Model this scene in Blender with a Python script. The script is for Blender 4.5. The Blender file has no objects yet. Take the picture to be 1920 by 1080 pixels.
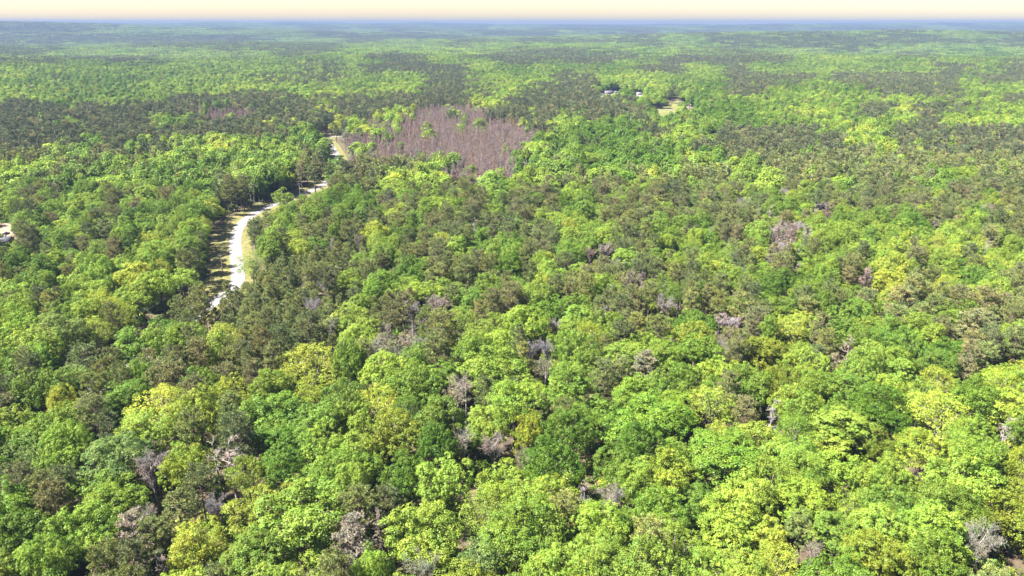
import bpy, math, random
import numpy as np

random.seed(11)
rng = np.random.default_rng(11)
scene = bpy.context.scene
COL = scene.collection

# ------------------------------------------------------------------ camera
W, H, F = 1920.0, 1080.0, 1371.0
PITCH = math.radians(19.98)
CAMZ = 117.0
cam_data = bpy.data.cameras.new('camera')
cam_data.sensor_width = 36.0
cam_data.lens = F * 36.0 / W
cam_data.clip_start = 0.5
cam_data.clip_end = 80000.0
cam = bpy.data.objects.new('camera', cam_data)
COL.objects.link(cam)
cam.location = (0, 0, CAMZ)
cam.rotation_euler = (math.pi / 2 - PITCH, 0, 0)
scene.camera = cam

# ------------------------------------------------------------------ sky, sun, exposure
SUN_EL = math.radians(54)
SUN_AZ = math.radians(-104)          # compass from +Y, clockwise; the sun stands to the left and a little behind
world = bpy.data.worlds.new('World')
scene.world = world
world.use_nodes = True
wn, wl = world.node_tree.nodes, world.node_tree.links
wn.clear()
w_out = wn.new('ShaderNodeOutputWorld')
w_bg = wn.new('ShaderNodeBackground')
w_sky = wn.new('ShaderNodeTexSky')
w_sky.sky_type = 'NISHITA'
w_sky.sun_disc = False
w_sky.sun_elevation = SUN_EL
w_sky.sun_rotation = SUN_AZ
w_sky.altitude = 100
w_sky.air_density = 1.05
w_sky.dust_density = 1.0
w_sky.ozone_density = 1.0
w_mul = wn.new('ShaderNodeMix')
w_mul.data_type = 'RGBA'
w_mul.blend_type = 'MULTIPLY'
w_mul.inputs[0].default_value = 1.0
w_mul.inputs[7].default_value = (0.775, 0.70, 0.635, 1)
wl.new(w_sky.outputs[0], w_mul.inputs[6])
wl.new(w_mul.outputs[2], w_bg.inputs['Color'])
w_bg.inputs['Strength'].default_value = 0.05
wl.new(w_bg.outputs[0], w_out.inputs['Surface'])

sun_data = bpy.data.lights.new('sun', 'SUN')
sun_data.energy = 5.0
sun_data.angle = math.radians(0.53)
sun_data.color = (1.0, 0.965, 0.90)
sun = bpy.data.objects.new('sun', sun_data)
COL.objects.link(sun)
sdir = np.array([math.sin(SUN_AZ) * math.cos(SUN_EL), math.cos(SUN_AZ) * math.cos(SUN_EL), math.sin(SUN_EL)])
from mathutils import Vector
sun.rotation_euler = Vector(sdir).to_track_quat('Z', 'Y').to_euler()
sun.location = (-300, -80, 400)

scene.view_settings.view_transform = 'Standard'
scene.view_settings.look = 'None'
scene.view_settings.exposure = 2.9
scene.view_settings.gamma = 1.0
scene.view_settings.use_curve_mapping = False
scene.render.engine = 'CYCLES'
cy = scene.cycles
cy.max_bounces = 6
cy.diffuse_bounces = 3
cy.glossy_bounces = 1
cy.transmission_bounces = 3
cy.transparent_max_bounces = 4
cy.volume_bounces = 1
cy.use_denoising = True
cy.use_adaptive_sampling = False
cy.sample_clamp_indirect = 6.0

# ------------------------------------------------------------------ picture <-> place
CAM = np.array([0.0, 0.0, CAMZ])
FWD = np.array([0.0, math.cos(PITCH), -math.sin(PITCH)])
UP = np.array([0.0, math.sin(PITCH), math.cos(PITCH)])


def project(x, y, z):
    dx, dy, dz = x, y, z - CAMZ
    zc = dy * FWD[1] + dz * FWD[2]
    zc = np.where(np.abs(zc) < 1e-3, 1e-3, zc)
    return W / 2 + F * dx / zc, H / 2 - F * (dy * UP[1] + dz * UP[2]) / zc, zc


def smooth(a, b, t):
    t = np.clip((t - a) / (b - a), 0, 1)
    return t * t * (3 - 2 * t)


def ground(x, y):
    x = np.asarray(x, float)
    y = np.asarray(y, float)
    r = np.hypot(x, y)
    z = smooth(600, 1900, r) * (9 * np.sin(x / 470 + 1.3) * np.sin(y / 390 + .5) + 5 * np.sin(x / 230 + y / 310 + 2))
    z = z + smooth(2300, 5200, r) * (19 * np.sin(x / 900 + .4) * np.sin(y / 640 + 1.1) + 11 * np.sin(x / 1700 - y / 800))
    z = z + 112 * np.exp(-((x + 5200) / 2300) ** 2 - ((y - 6600) / 1500) ** 2)
    z = z + 52 * np.exp(-((x - 2900) / 1500) ** 2 - ((y - 4300) / 500) ** 2)
    z = z + smooth(7000, 12500, r) * (44 + 13 * np.sin(x / 2300 + 2.6) + 30 * np.minimum(np.abs(x), 9000) / 9000)
    return z


def ground1(x, y):
    return float(ground(x, y))


def at(u, v, h=0.0):
    """the point h metres above the ground that shows at pixel u, v"""
    ray = FWD + np.array([1.0, 0, 0]) * (u - W / 2) / F + UP * (H / 2 - v) / F
    t0 = 40.0
    t1 = t0
    while t1 < 17000:
        t1 = t0 * 1.012
        p = CAM + ray * t1
        if p[2] < ground1(p[0], p[1]) + h:
            break
        t0 = t1
    for _ in range(24):
        tm = (t0 + t1) / 2
        p = CAM + ray * tm
        if p[2] < ground1(p[0], p[1]) + h:
            t1 = tm
        else:
            t0 = tm
    p = CAM + ray * t1
    return p[0], p[1]


# ------------------------------------------------------------------ materials
def new_mat(name):
    m = bpy.data.materials.new(name)
    m.use_nodes = True
    n, l = m.node_tree.nodes, m.node_tree.links
    n.clear()
    return m, n, l


def foliage_mat(name, transl=0.32, lo=0.72, hi=1.28, gloss=0.010):
    m, n, l = new_mat(name)
    out = n.new('ShaderNodeOutputMaterial')
    ta = n.new('ShaderNodeAttribute'); ta.attribute_type = 'INSTANCER'; ta.attribute_name = 'tint'
    sa = n.new('ShaderNodeAttribute'); sa.attribute_name = 'shade'
    geo = n.new('ShaderNodeNewGeometry')
    mr = n.new('ShaderNodeMapRange')
    mr.inputs[3].default_value = lo; mr.inputs[4].default_value = hi
    l.new(geo.outputs['Random Per Island'], mr.inputs[0])
    mu = n.new('ShaderNodeMath'); mu.operation = 'MULTIPLY'
    l.new(mr.outputs[0], mu.inputs[0]); l.new(sa.outputs['Fac'], mu.inputs[1])
    vm = n.new('ShaderNodeVectorMath'); vm.operation = 'SCALE'
    l.new(ta.outputs['Color'], vm.inputs[0]); l.new(mu.outputs[0], vm.inputs['Scale'])
    hs = n.new('ShaderNodeHueSaturation')
    hr = n.new('ShaderNodeMapRange')
    hr.inputs[3].default_value = 0.488; hr.inputs[4].default_value = 0.512
    l.new(geo.outputs['Random Per Island'], hr.inputs[0])
    l.new(hr.outputs[0], hs.inputs['Hue']); l.new(vm.outputs[0], hs.inputs['Color'])
    tc = n.new('ShaderNodeTexCoord')
    nz = n.new('ShaderNodeTexNoise'); nz.inputs['Scale'].default_value = .32; nz.inputs['Detail'].default_value = 3
    l.new(tc.outputs['Object'], nz.inputs['Vector'])
    nr = n.new('ShaderNodeMapRange'); nr.inputs[1].default_value = .35; nr.inputs[2].default_value = .65
    l.new(nz.outputs['Fac'], nr.inputs[0])
    dm = n.new('ShaderNodeMix'); dm.data_type = 'RGBA'
    dm.inputs[6].default_value = (.80, .92, .95, 1); dm.inputs[7].default_value = (1.22, 1.08, 1.02, 1)
    l.new(nr.outputs[0], dm.inputs[0])
    dx = n.new('ShaderNodeMix'); dx.data_type = 'RGBA'; dx.blend_type = 'MULTIPLY'; dx.inputs[0].default_value = 1.0
    l.new(hs.outputs[0], dx.inputs[6]); l.new(dm.outputs[2], dx.inputs[7])
    hs = dx
    HC = dx.outputs[2]
    di = n.new('ShaderNodeBsdfDiffuse')
    l.new(HC, di.inputs['Color'])
    if transl > 0:
        tr = n.new('ShaderNodeBsdfTranslucent')
        l.new(HC, tr.inputs['Color'])
        mx = n.new('ShaderNodeMixShader'); mx.inputs[0].default_value = transl
        l.new(di.outputs[0], mx.inputs[1]); l.new(tr.outputs[0], mx.inputs[2])
        gl = n.new('ShaderNodeBsdfGlossy'); gl.inputs['Roughness'].default_value = .48
        gl.inputs['Color'].default_value = (.9, .92, .88, 1)
        mg = n.new('ShaderNodeMixShader'); mg.inputs[0].default_value = gloss
        l.new(mx.outputs[0], mg.inputs[1]); l.new(gl.outputs[0], mg.inputs[2])
        l.new(mg.outputs[0], out.inputs['Surface'])
    else:
        l.new(di.outputs[0], out.inputs['Surface'])
    return m


def rough_mat(name, c1, c2, scale=1.0, rough=0.9, detail=6.0, bump=0.0, c3=None, scale3=0.02):
    m, n, l = new_mat(name)
    out = n.new('ShaderNodeOutputMaterial')
    b = n.new('ShaderNodeBsdfPrincipled')
    b.inputs['Roughness'].default_value = rough
    b.inputs['Specular IOR Level'].default_value = 0.15
    tc = n.new('ShaderNodeTexCoord')
    no = n.new('ShaderNodeTexNoise')
    no.inputs['Scale'].default_value = scale
    no.inputs['Detail'].default_value = detail
    l.new(tc.outputs['Object'], no.inputs['Vector'])
    mx = n.new('ShaderNodeMix'); mx.data_type = 'RGBA'
    mx.inputs[6].default_value = (*c1, 1); mx.inputs[7].default_value = (*c2, 1)
    mr = n.new('ShaderNodeMapRange')
    mr.inputs[1].default_value = 0.36; mr.inputs[2].default_value = 0.64
    l.new(no.outputs['Fac'], mr.inputs[0]); l.new(mr.outputs[0], mx.inputs[0])
    col = mx.outputs[2]
    if c3 is not None:
        n3 = n.new('ShaderNodeTexNoise'); n3.inputs['Scale'].default_value = scale3
        n3.inputs['Detail'].default_value = 4
        l.new(tc.outputs['Object'], n3.inputs['Vector'])
        m3 = n.new('ShaderNodeMapRange'); m3.inputs[1].default_value = 0.45; m3.inputs[2].default_value = 0.6
        l.new(n3.outputs['Fac'], m3.inputs[0])
        x3 = n.new('ShaderNodeMix'); x3.data_type = 'RGBA'
        l.new(m3.outputs[0], x3.inputs[0]); l.new(col, x3.inputs[6]); x3.inputs[7].default_value = (*c3, 1)
        col = x3.outputs[2]
    l.new(col, b.inputs['Base Color'])
    if bump:
        bp = n.new('ShaderNodeBump'); bp.inputs['Strength'].default_value = bump
        l.new(no.outputs['Fac'], bp.inputs['Height']); l.new(bp.outputs[0], b.inputs['Normal'])
    l.new(b.outputs[0], out.inputs['Surface'])
    return m


M_LEAF = foliage_mat('leaf', 0.34, 0.84, 1.16)
M_NEEDLE = foliage_mat('needle', 0.18, 0.65, 1.35)
M_TWIG = foliage_mat('twig', 0.0, 0.7, 1.3)
M_BARK = rough_mat('bark', (0.055, 0.042, 0.034), (0.13, 0.105, 0.085), 3.0, 0.95)
M_PINEBARK = rough_mat('pine_bark', (0.07, 0.05, 0.04), (0.15, 0.105, 0.085), 3.0, 0.95)
M_PALEBARK = rough_mat('pale_bark', (0.12, 0.105, 0.095), (0.24, 0.215, 0.20), 2.0, 0.95)
M_GREYBARK = rough_mat('grey_bark', (0.12, 0.10, 0.095), (0.22, 0.185, 0.18), 2.0, 0.95)
M_SOIL = rough_mat('forest_floor', (0.036, 0.028, 0.018), (0.078, 0.056, 0.037), 0.35, 1.0, 8, 0.3, (0.052, 0.050, 0.020), 0.06)
M_ROAD = rough_mat('road_surface', (0.115, 0.107, 0.106), (0.145, 0.136, 0.134), 0.6, 0.9, 8)
M_VERGE = rough_mat('verge_grass', (0.060, 0.068, 0.017), (0.112, 0.092, 0.038), 0.35, 1.0, 8, 0.3)
M_SAND = rough_mat('sandy_yard', (0.115, 0.085, 0.060), (0.180, 0.142, 0.105), 0.25, 1.0, 8)
M_FARSOIL = rough_mat('ploughed_soil', (0.085, 0.062, 0.05), (0.115, 0.086, 0.07), 0.02, 1.0, 4)
M_FIELD = rough_mat('field_grass', (0.068, 0.074, 0.019), (0.102, 0.096, 0.033), 0.06, 1.0, 8)
M_DRIVE = rough_mat('drive_gravel', (0.095, 0.083, 0.073), (0.125, 0.112, 0.10), 0.4, 1.0, 6)
M_ROOF = rough_mat('roof_metal', (0.070, 0.067, 0.080), (0.090, 0.087, 0.102), 0.8, 0.55, 5)
M_WALL = rough_mat('painted_wall', (0.12, 0.108, 0.098), (0.15, 0.138, 0.128), 1.5, 0.8, 5)
M_WHITE = rough_mat('white_paint', (0.15, 0.147, 0.145), (0.19, 0.186, 0.183), 1.0, 0.6, 4)
M_GLASS = rough_mat('window_glass', (0.02, 0.025, 0.03), (0.04, 0.05, 0.06), 1.0, 0.1, 2)
M_WOOD = rough_mat('pole_wood', (0.15, 0.12, 0.10), (0.24, 0.20, 0.17), 2.0, 0.9, 5)
M_WIRE = rough_mat('wire', (0.10, 0.10, 0.10), (0.14, 0.14, 0.14), 2.0, 0.6, 2)
M_RED = rough_mat('red_paint', (0.075, 0.042, 0.035), (0.095, 0.052, 0.044), 2.0, 0.4, 2)
M_TYRE = rough_mat('tyre', (0.02, 0.02, 0.02), (0.035, 0.035, 0.035), 4.0, 0.9, 2)


# ------------------------------------------------------------------ mesh gathering
class MB:
    def __init__(self):
        self.v, self.q, self.t, self.sh, self.n = [], [], [], [], 0

    def add(self, v, q=None, t=None, shade=1.0):
        v = np.asarray(v, float)
        self.v.append(v)
        self.sh.append(np.broadcast_to(np.asarray(shade, float), (len(v),)))
        if q is not None and len(q):
            self.q.append(np.asarray(q, int) + self.n)
        if t is not None and len(t):
            self.t.append(np.asarray(t, int) + self.n)
        self.n += len(v)

    def mesh(self, name, mats, shade=True, mat_index=None):
        v = np.concatenate(self.v)
        q = np.concatenate(self.q) if self.q else np.zeros((0, 4), int)
        t = np.concatenate(self.t) if self.t else np.zeros((0, 3), int)
        me = bpy.data.meshes.new(name)
        me.vertices.add(len(v))
        me.vertices.foreach_set('co', v.astype(np.float32).ravel())
        nl = len(q) * 4 + len(t) * 3
        me.loops.add(nl)
        me.loops.foreach_set('vertex_index', np.concatenate([q.ravel(), t.ravel()]).astype(np.int32))
        me.polygons.add(len(q) + len(t))
        st = np.concatenate([np.arange(len(q)) * 4, len(q) * 4 + np.arange(len(t)) * 3]).astype(np.int32)
        me.polygons.foreach_set('loop_start', st)
        if shade:
            a = me.attributes.new('shade', 'FLOAT', 'POINT')
            a.data.foreach_set('value', np.concatenate(self.sh).astype(np.float32))
        for m in (mats if isinstance(mats, (list, tuple)) else [mats]):
            me.materials.append(m)
        me.update(calc_edges=True)
        me.validate()
        return me

    def leaves(self, p, nrm, size, shade=1.0, aspect=0.72):
        n = len(p)
        nrm = nrm / np.linalg.norm(nrm, axis=1, keepdims=True).clip(1e-6)
        r = rng.normal(size=(n, 3))
        t = np.cross(nrm, r)
        t /= np.linalg.norm(t, axis=1, keepdims=True).clip(1e-6)
        b = np.cross(nrm, t)
        s = np.broadcast_to(np.asarray(size, float), (n,))[:, None]
        a = (aspect * rng.uniform(.7, 1.25, (n, 1)))
        k = rng.uniform(.05, .35, (n, 1))
        v = np.stack([p + t * s * .5 - nrm * s * k * .5, p + b * s * .5 * a, p - t * s * .5 - nrm * s * k * .5, p - b * s * .5 * a], axis=1).reshape(-1, 3)
        q = np.arange(n * 4).reshape(n, 4)
        self.add(v, q=q, shade=np.repeat(np.broadcast_to(shade, (n,)), 4))

    def slivers(self, a, b, width, shade=1.0):
        """thin triangles from a to b"""
        n = len(a)
        d = b - a
        r = rng.normal(size=(n, 3))
        s = np.cross(d, r)
        s /= np.linalg.norm(s, axis=1, keepdims=True).clip(1e-6)
        w = np.broadcast_to(np.asarray(width, float), (n,))[:, None] * .5
        v = np.stack([a - s * w, a + s * w, b], axis=1).reshape(-1, 3)
        self.add(v, t=np.arange(n * 3).reshape(n, 3), shade=np.repeat(np.broadcast_to(shade, (n,)), 3))

    def tube(self, pts, rad, sides=5, shade=1.0):
        pts = np.asarray(pts, float)
        m = len(pts)
        ang = np.arange(sides) * 2 * math.pi / sides
        rings = []
        for i in range(m):
            d = pts[min(i + 1, m - 1)] - pts[max(i - 1, 0)]
            d = d / max(np.linalg.norm(d), 1e-6)
            ref = np.array([1.0, 0, 0]) if abs(d[0]) < .8 else np.array([0, 1.0, 0])
            s = np.cross(d, ref); s /= np.linalg.norm(s)
            t = np.cross(d, s)
            rings.append(pts[i] + rad[i] * (np.cos(ang)[:, None] * s + np.sin(ang)[:, None] * t))
        v = np.concatenate(rings)
        q = []
        for i in range(m - 1):
            for j in range(sides):
                k = (j + 1) % sides
                q.append((i * sides + j, i * sides + k, (i + 1) * sides + k, (i + 1) * sides + j))
        self.add(v, q=q, shade=shade)

    def box(self, lo, hi):
        x0, y0, z0 = lo; x1, y1, z1 = hi
        v = [(x0, y0, z0), (x1, y0, z0), (x1, y1, z0), (x0, y1, z0), (x0, y0, z1), (x1, y0, z1), (x1, y1, z1), (x0, y1, z1)]
        self.add(v, q=[(0, 3, 2, 1), (4, 5, 6, 7), (0, 1, 5, 4), (1, 2, 6, 5), (2, 3, 7, 6), (3, 0, 4, 7)])


def link(name, me, parent=None, loc=None):
    o = bpy.data.objects.new(name, me)
    COL.objects.link(o)
    if parent is not None:
        o.parent = parent
    if loc is not None:
        o.location = loc
    return o


def tag(o, label=None, cat=None, group=None, kind=None):
    if label: o['label'] = label
    if cat: o['category'] = cat
    if group: o['group'] = group
    if kind: o['kind'] = kind
    return o


def unit(v):
    return v / np.linalg.norm(v, axis=-1, keepdims=True).clip(1e-9)


# ------------------------------------------------------------------ tree kinds: each gives a trunk mesh and a crown mesh
def bend(a, b, sag, n=4, jit=0.0):
    a, b = np.asarray(a, float), np.asarray(b, float)
    s = np.linspace(0, 1, n)[:, None]
    p = a + (b - a) * s
    p[:, 2] += sag * (s[:, 0] * (1 - s[:, 0])) * 4
    if jit:
        p[1:-1] += rng.normal(size=(n - 2, 3)) * jit
    return p


def broadleaf(h, r, z0, lobes, lobe_r, dens, leaf, limbs=9, rnd=.38):
    """trunk, limbs and a crown of boughs that carry tufts of leaves"""
    wood, crown = MB(), MB()
    zc = (h + z0) / 2
    hz = (h - z0) / 2
    lean = rng.normal(size=2) * .5
    # a crown of several overlapping domes rather than one ellipsoid
    nd = int(rng.integers(3, 6))
    domes = [(np.array([lean[0], lean[1], zc]), np.array([r * .78, r * .78, hz]))]
    for k in range(nd):
        a = rng.uniform(0, 2 * math.pi)
        rr = r * rng.uniform(.35, .55)
        s = rng.uniform(.42, .62)
        domes.append((np.array([math.cos(a) * rr, math.sin(a) * rr, zc + hz * rng.uniform(-.35, .38)]), np.array([r * s, r * s, hz * s * rng.uniform(.8, 1.05)])))
    cs, outs = [], []
    tries = 0
    while len(cs) < lobes and tries < lobes * 60:
        tries += 1
        c, ra = domes[int(rng.integers(len(domes)))]
        d = unit(rng.normal(size=3))
        if d[2] < -0.45:
            continue
        p = c + d * ra * rng.uniform(.72, 1.16)
        inside = any((((p - c2) / ra2) ** 2).sum() < .62 for c2, ra2 in domes)
        if inside or p[2] < z0 * .8:
            continue
        if cs and np.min(np.linalg.norm(np.array(cs) - p, axis=1)) < lobe_r * .72:
            continue
        cs.append(p); outs.append(unit(d + np.array([0, 0, .25])))
    cs, outs = np.array(cs), np.array(outs)
    P, N, S, SH = [], [], [], []
    for c, o in zip(cs, outs):
        lr = lobe_r * rng.uniform(.55, 1.4)
        lsh = rng.uniform(.86, 1.14)
        m = int(max(5, round(9 * (lr / lobe_r) ** 2)))
        for k in range(m):
            d = unit(rng.normal(size=3) + o * .7)
            sc = c + d * lr * np.array([1, 1, .72]) * rng.uniform(.72, 1.05)
            sr = lr * rng.uniform(.36, .52)
            n = int(dens * rng.uniform(.7, 1.2))
            dd = unit(rng.normal(size=(n, 3)) + d * .55 + np.array([0, 0, .35]))
            P.append(sc + dd * sr * np.array([1, 1, .8]) * rng.uniform(.55, 1.05, (n, 1)))
            N.append(dd + rng.normal(size=(n, 3)) * rnd + np.array([0, 0, .45]) + o * (.38 - rnd) * 3)
            S.append(leaf * rng.uniform(.65, 1.35, n))
            SH.append(np.full(n, lsh * rng.uniform(.92, 1.08)))
    # thin inner foliage so that one does not see straight through
    n = int(len(cs) * dens * 1.1)
    d = unit(rng.normal(size=(n, 3)))
    d[:, 2] = np.abs(d[:, 2]) * .9 - .25
    P.append(np.array([lean[0] * .7, lean[1] * .7, zc]) + d * np.array([r * .78, r * .78, hz * .9]) * rng.uniform(.35, .85, (n, 1)))
    N.append(d + rng.normal(size=(n, 3)) * .6)
    S.append(leaf * 1.3 * rng.uniform(.7, 1.3, n)); SH.append(np.full(n, 1.0))
    crown.leaves(np.concatenate(P), np.concatenate(N), np.concatenate(S), np.concatenate(SH))
    tr = h * .0155 + .06
    top_pt = np.array([lean[0], lean[1], z0 + (h - z0) * .72])
    wood.tube(bend((0, 0, -.6), top_pt, 0, 5, .12), [tr * 1.25, tr, tr * .8, tr * .55, tr * .2], 6)
    idx = rng.permutation(len(cs))[:limbs]
    for i in idx:
        s = rng.uniform(.3, .85)
        a = np.array([lean[0] * s, lean[1] * s, max(z0 * .7, top_pt[2] * s)])
        e = cs[i] * .93 + a * .07
        if e[2] < a[2] - 1:
            continue
        wood.tube(bend(a, e, .5, 4, .15), [tr * .42, tr * .3, tr * .2, tr * .07], 4)
    return wood, crown


def pine(h, r, z0, nb, tufts, needles, nl, nw, droop=0.0, cone=0.0, flat=0.0, stubs=6):
    wood, crown = MB(), MB()
    lean = rng.normal(size=2) * .35
    tr = h * .0115 + .05
    wood.tube(bend((0, 0, -.6), (lean[0], lean[1], h * .97), 0, 6, .07), [tr * 1.2, tr, tr * .85, tr * .62, tr * .38, tr * .06], 6)
    A, B, SHD = [], [], []
    for k in range(nb):
        s = (k + rng.uniform(0, 1)) / nb
        z = z0 + (h - z0) * s ** (0.92)
        prof = (1 - s) ** .75 * cone + math.sqrt(max(0.0, 1 - (s * 1.0 - .28) ** 2 / .56)) * (1 - cone)
        prof = max(prof, .12)
        L = r * prof * rng.uniform(.7, 1.15)
        az = rng.uniform(0, 2 * math.pi)
        d = np.array([math.cos(az), math.sin(az), 0])
        a = np.array([lean[0] * z / h, lean[1] * z / h, z])
        rise = (.30 + .35 * s - droop) * L * rng.uniform(.6, 1.3)
        e = a + d * L + np.array([0, 0, rise])
        wood.tube(bend(a, e, -.08 * L, 3), [tr * .22, tr * .15, .015], 3)
        bs = rng.uniform(.84, 1.16)
        nt = max(2, int(round(tufts * (L / r) ** .8)))
        side = np.array([-d[1], d[0], 0])
        for j in range(nt):
            q = rng.uniform(.32, 1.05) ** .8
            c = a + (e - a) * q + side * rng.normal() * .20 * L + np.array([0, 0, rng.normal() * .12 + .08])
            n = int(needles * rng.uniform(.8, 1.2))
            dd = unit(rng.normal(size=(n, 3)) + d * .45 + np.array([0, 0, .55]))
            A.append(c + dd * nl * .08)
            B.append(c + dd * nl * rng.uniform(.7, 1.15, (n, 1)))
            SHD.append(np.full(n, bs * rng.uniform(.9, 1.1)))
    # leader tuft
    n = needles * 3
    dd = unit(rng.normal(size=(n, 3)) + np.array([0, 0, .5]))
    c = np.array([lean[0], lean[1], h * .975]) + rng.normal(size=(n, 3)) * .3
    A.append(c); B.append(c + dd * nl); SHD.append(np.full(n, 1.0))
    A, B = np.concatenate(A), np.concatenate(B)
    # each bunch of needles is a narrow folded blade: two slivers base to base
    mid = A + (B - A) * .45
    dirv = B - A
    s = unit(np.cross(dirv, rng.normal(size=A.shape))) * nw * .5
    v = np.stack([A, mid - s, B, mid + s], axis=1).reshape(-1, 3)
    crown.add(v, q=np.arange(len(A) * 4).reshape(-1, 4), shade=np.repeat(np.concatenate(SHD), 4))
    for k in range(stubs):
        z = z0 * rng.uniform(.45, .98)
        az = rng.uniform(0, 6.28)
        L = rng.uniform(.5, 1.6)
        a = np.array([lean[0] * z / h, lean[1] * z / h, z])
        wood.slivers(a[None], (a + np.array([math.cos(az) * L, math.sin(az) * L, -.1]))[None], .09)
    return wood, crown


def bare(h, r, z0, limbs, sub, twigs, tw, sprays=0, oval=1.0):
    """leafless tree: trunk and limbs, and a crown of fine branching twigs"""
    wood, crown = MB(), MB()
    tr = h * .014 + .05
    lean = rng.normal(size=2) * .6
    topz = z0 + (h - z0) * .6
    wood.tube(bend((0, 0, -.6), (lean[0], lean[1], topz), 0, 5, .15), [tr * 1.2, tr, tr * .85, tr * .6, tr * .3], 6)
    zc = z0 + (h - z0) * .45
    tipA, tipB, tipW = [], [], []
    for k in range(limbs):
        s = rng.uniform(.0, 1.0)
        z = z0 * .8 + (topz - z0 * .8) * s
        d = unit(np.array([*rng.normal(size=2), rng.uniform(.25, 1.3) * oval]))
        a = np.array([lean[0] * z / topz, lean[1] * z / topz, z])
        end = np.array([0, 0, zc]) + d * np.array([r, r, h - zc]) * rng.uniform(.68, .98)
        pts = bend(a, end, rng.uniform(-.2, .9), 5, r * .05)
        wood.tube(pts, [tr * .45, tr * .34, tr * .24, tr * .14, .02], 4)
        for j in range(sub):
            q = rng.uniform(.3, 1.0)
            i = min(3, int(q * 4)); f = q * 4 - i
            b0 = pts[i] + (pts[i + 1] - pts[i]) * min(f, 1)
            dd = unit(unit(end - a) * .7 + rng.normal(size=3) * .7 + np.array([0, 0, .35]))
            b1 = b0 + dd * r * rng.uniform(.22, .42)
            crown.tube([b0, (b0 + b1) / 2 + rng.normal(size=3) * .12, b1], [.055, .04, .018], 3)
            n = twigs
            qq = rng.uniform(.15, 1.0, (n, 1))
            t0 = b0 + (b1 - b0) * qq
            td = unit(dd * .8 + rng.normal(size=(n, 3)) * .75 + np.array([0, 0, .25]))
            t1 = t0 + td * rng.uniform(.5, 1.25, (n, 1)) * r * .13 * 1.3
            tipA.append(t0); tipB.append(t1); tipW.append(np.full(n, tw))
            t2 = t0 + (t1 - t0) * .55
            td2 = unit(td + rng.normal(size=(n, 3)) * .7)
            tipA.append(t2); tipB.append(t2 + td2 * r * .09); tipW.append(np.full(n, tw * .8))
            if sprays:
                for _ in range(sprays):
                    t3 = t0 + (t1 - t0) * rng.uniform(.3, 1, (n, 1))
                    td3 = unit(td + rng.normal(size=(n, 3)) * .9)
                    tipA.append(t3); tipB.append(t3 + td3 * r * .08); tipW.append(np.full(n, tw * .8))
    A, B, WW = np.concatenate(tipA), np.concatenate(tipB), np.concatenate(tipW)
    crown.slivers(A, B, WW, rng.uniform(.8, 1.2, len(A)))
    return wood, crown


def snag(h, r):
    """dead pine: bare pale trunk with a few crooked limbs left"""
    wood, crown = MB(), MB()
    tr = h * .013 + .06
    lean = rng.normal(size=2) * .7
    wood.tube(bend((0, 0, -.6), (lean[0], lean[1], h), 0, 6, .12), [tr * 1.2, tr, tr * .85, tr * .65, tr * .4, tr * .05], 6)
    for k in range(22):
        s = rng.uniform(.35, .97)
        z = h * s
        az = rng.uniform(0, 6.28)
        L = r * rng.uniform(.5, 1.1) * (1.25 - s * .8)
        a = np.array([lean[0] * s, lean[1] * s, z])
        e = a + np.array([math.cos(az) * L, math.sin(az) * L, L * rng.uniform(-.1, .5)])
        pts = bend(a, e, rng.uniform(-.5, .4), 5, L * .07)
        crown.tube(pts, [tr * .34, tr * .26, tr * .18, tr * .11, .02], 4)
        for j in range(7):
            i = int(rng.integers(1, 4))
            b0 = pts[i]
            dd = unit(unit(e - a) * .6 + rng.normal(size=3) * .6)
            b1 = b0 + dd * L * rng.uniform(.2, .42)
            crown.tube([b0, (b0 + b1) / 2 + rng.normal(size=3) * .06, b1], [.05, .035, .012], 3)
            n = 5
            q = rng.uniform(.2, 1, (n, 1))
            t0 = b0 + (b1 - b0) * q
            crown.slivers(t0, t0 + unit(dd + rng.normal(size=(n, 3)) * .8) * .7, .05)
    return wood, crown


def deadpine(h, r, z0, nb):
    """standing dead pine with dull needles and fine twigs"""
    wood, crown = MB(), MB()
    tr = h * .0105 + .04
    lean = rng.normal(size=2) * .3
    wood.tube(bend((0, 0, -.6), (lean[0], lean[1], h), 0, 5, .06), [tr * 1.2, tr, tr * .8, tr * .5, .02], 5)
    A, B = [], []
    for k in range(nb):
        s = (k + rng.uniform()) / nb
        z = z0 + (h - z0) * s
        L = r * (1.05 - s * .75) * rng.uniform(.6, 1.1)
        az = rng.uniform(0, 6.28)
        d = np.array([math.cos(az), math.sin(az), rng.uniform(-.15, .5)])
        a = np.array([lean[0] * z / h, lean[1] * z / h, z])
        e = a + d * L
        crown.tube([a, e], [.045, .012], 3)
        n = 32
        q = rng.uniform(.15, 1, (n, 1))
        t0 = a + (e - a) * q
        td = unit(d * .7 + rng.normal(size=(n, 3)) * .7)
        A.append(t0); B.append(t0 + td * rng.uniform(.35, .8, (n, 1)))
    A, B = np.concatenate(A), np.concatenate(B)
    crown.slivers(A, B, .10, rng.uniform(.8, 1.2, len(A)))
    return wood, crown


PROTO = {}      # kind -> list of dict(h, d, trunk mesh, crown mesh, whole mesh for the far ones)


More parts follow.
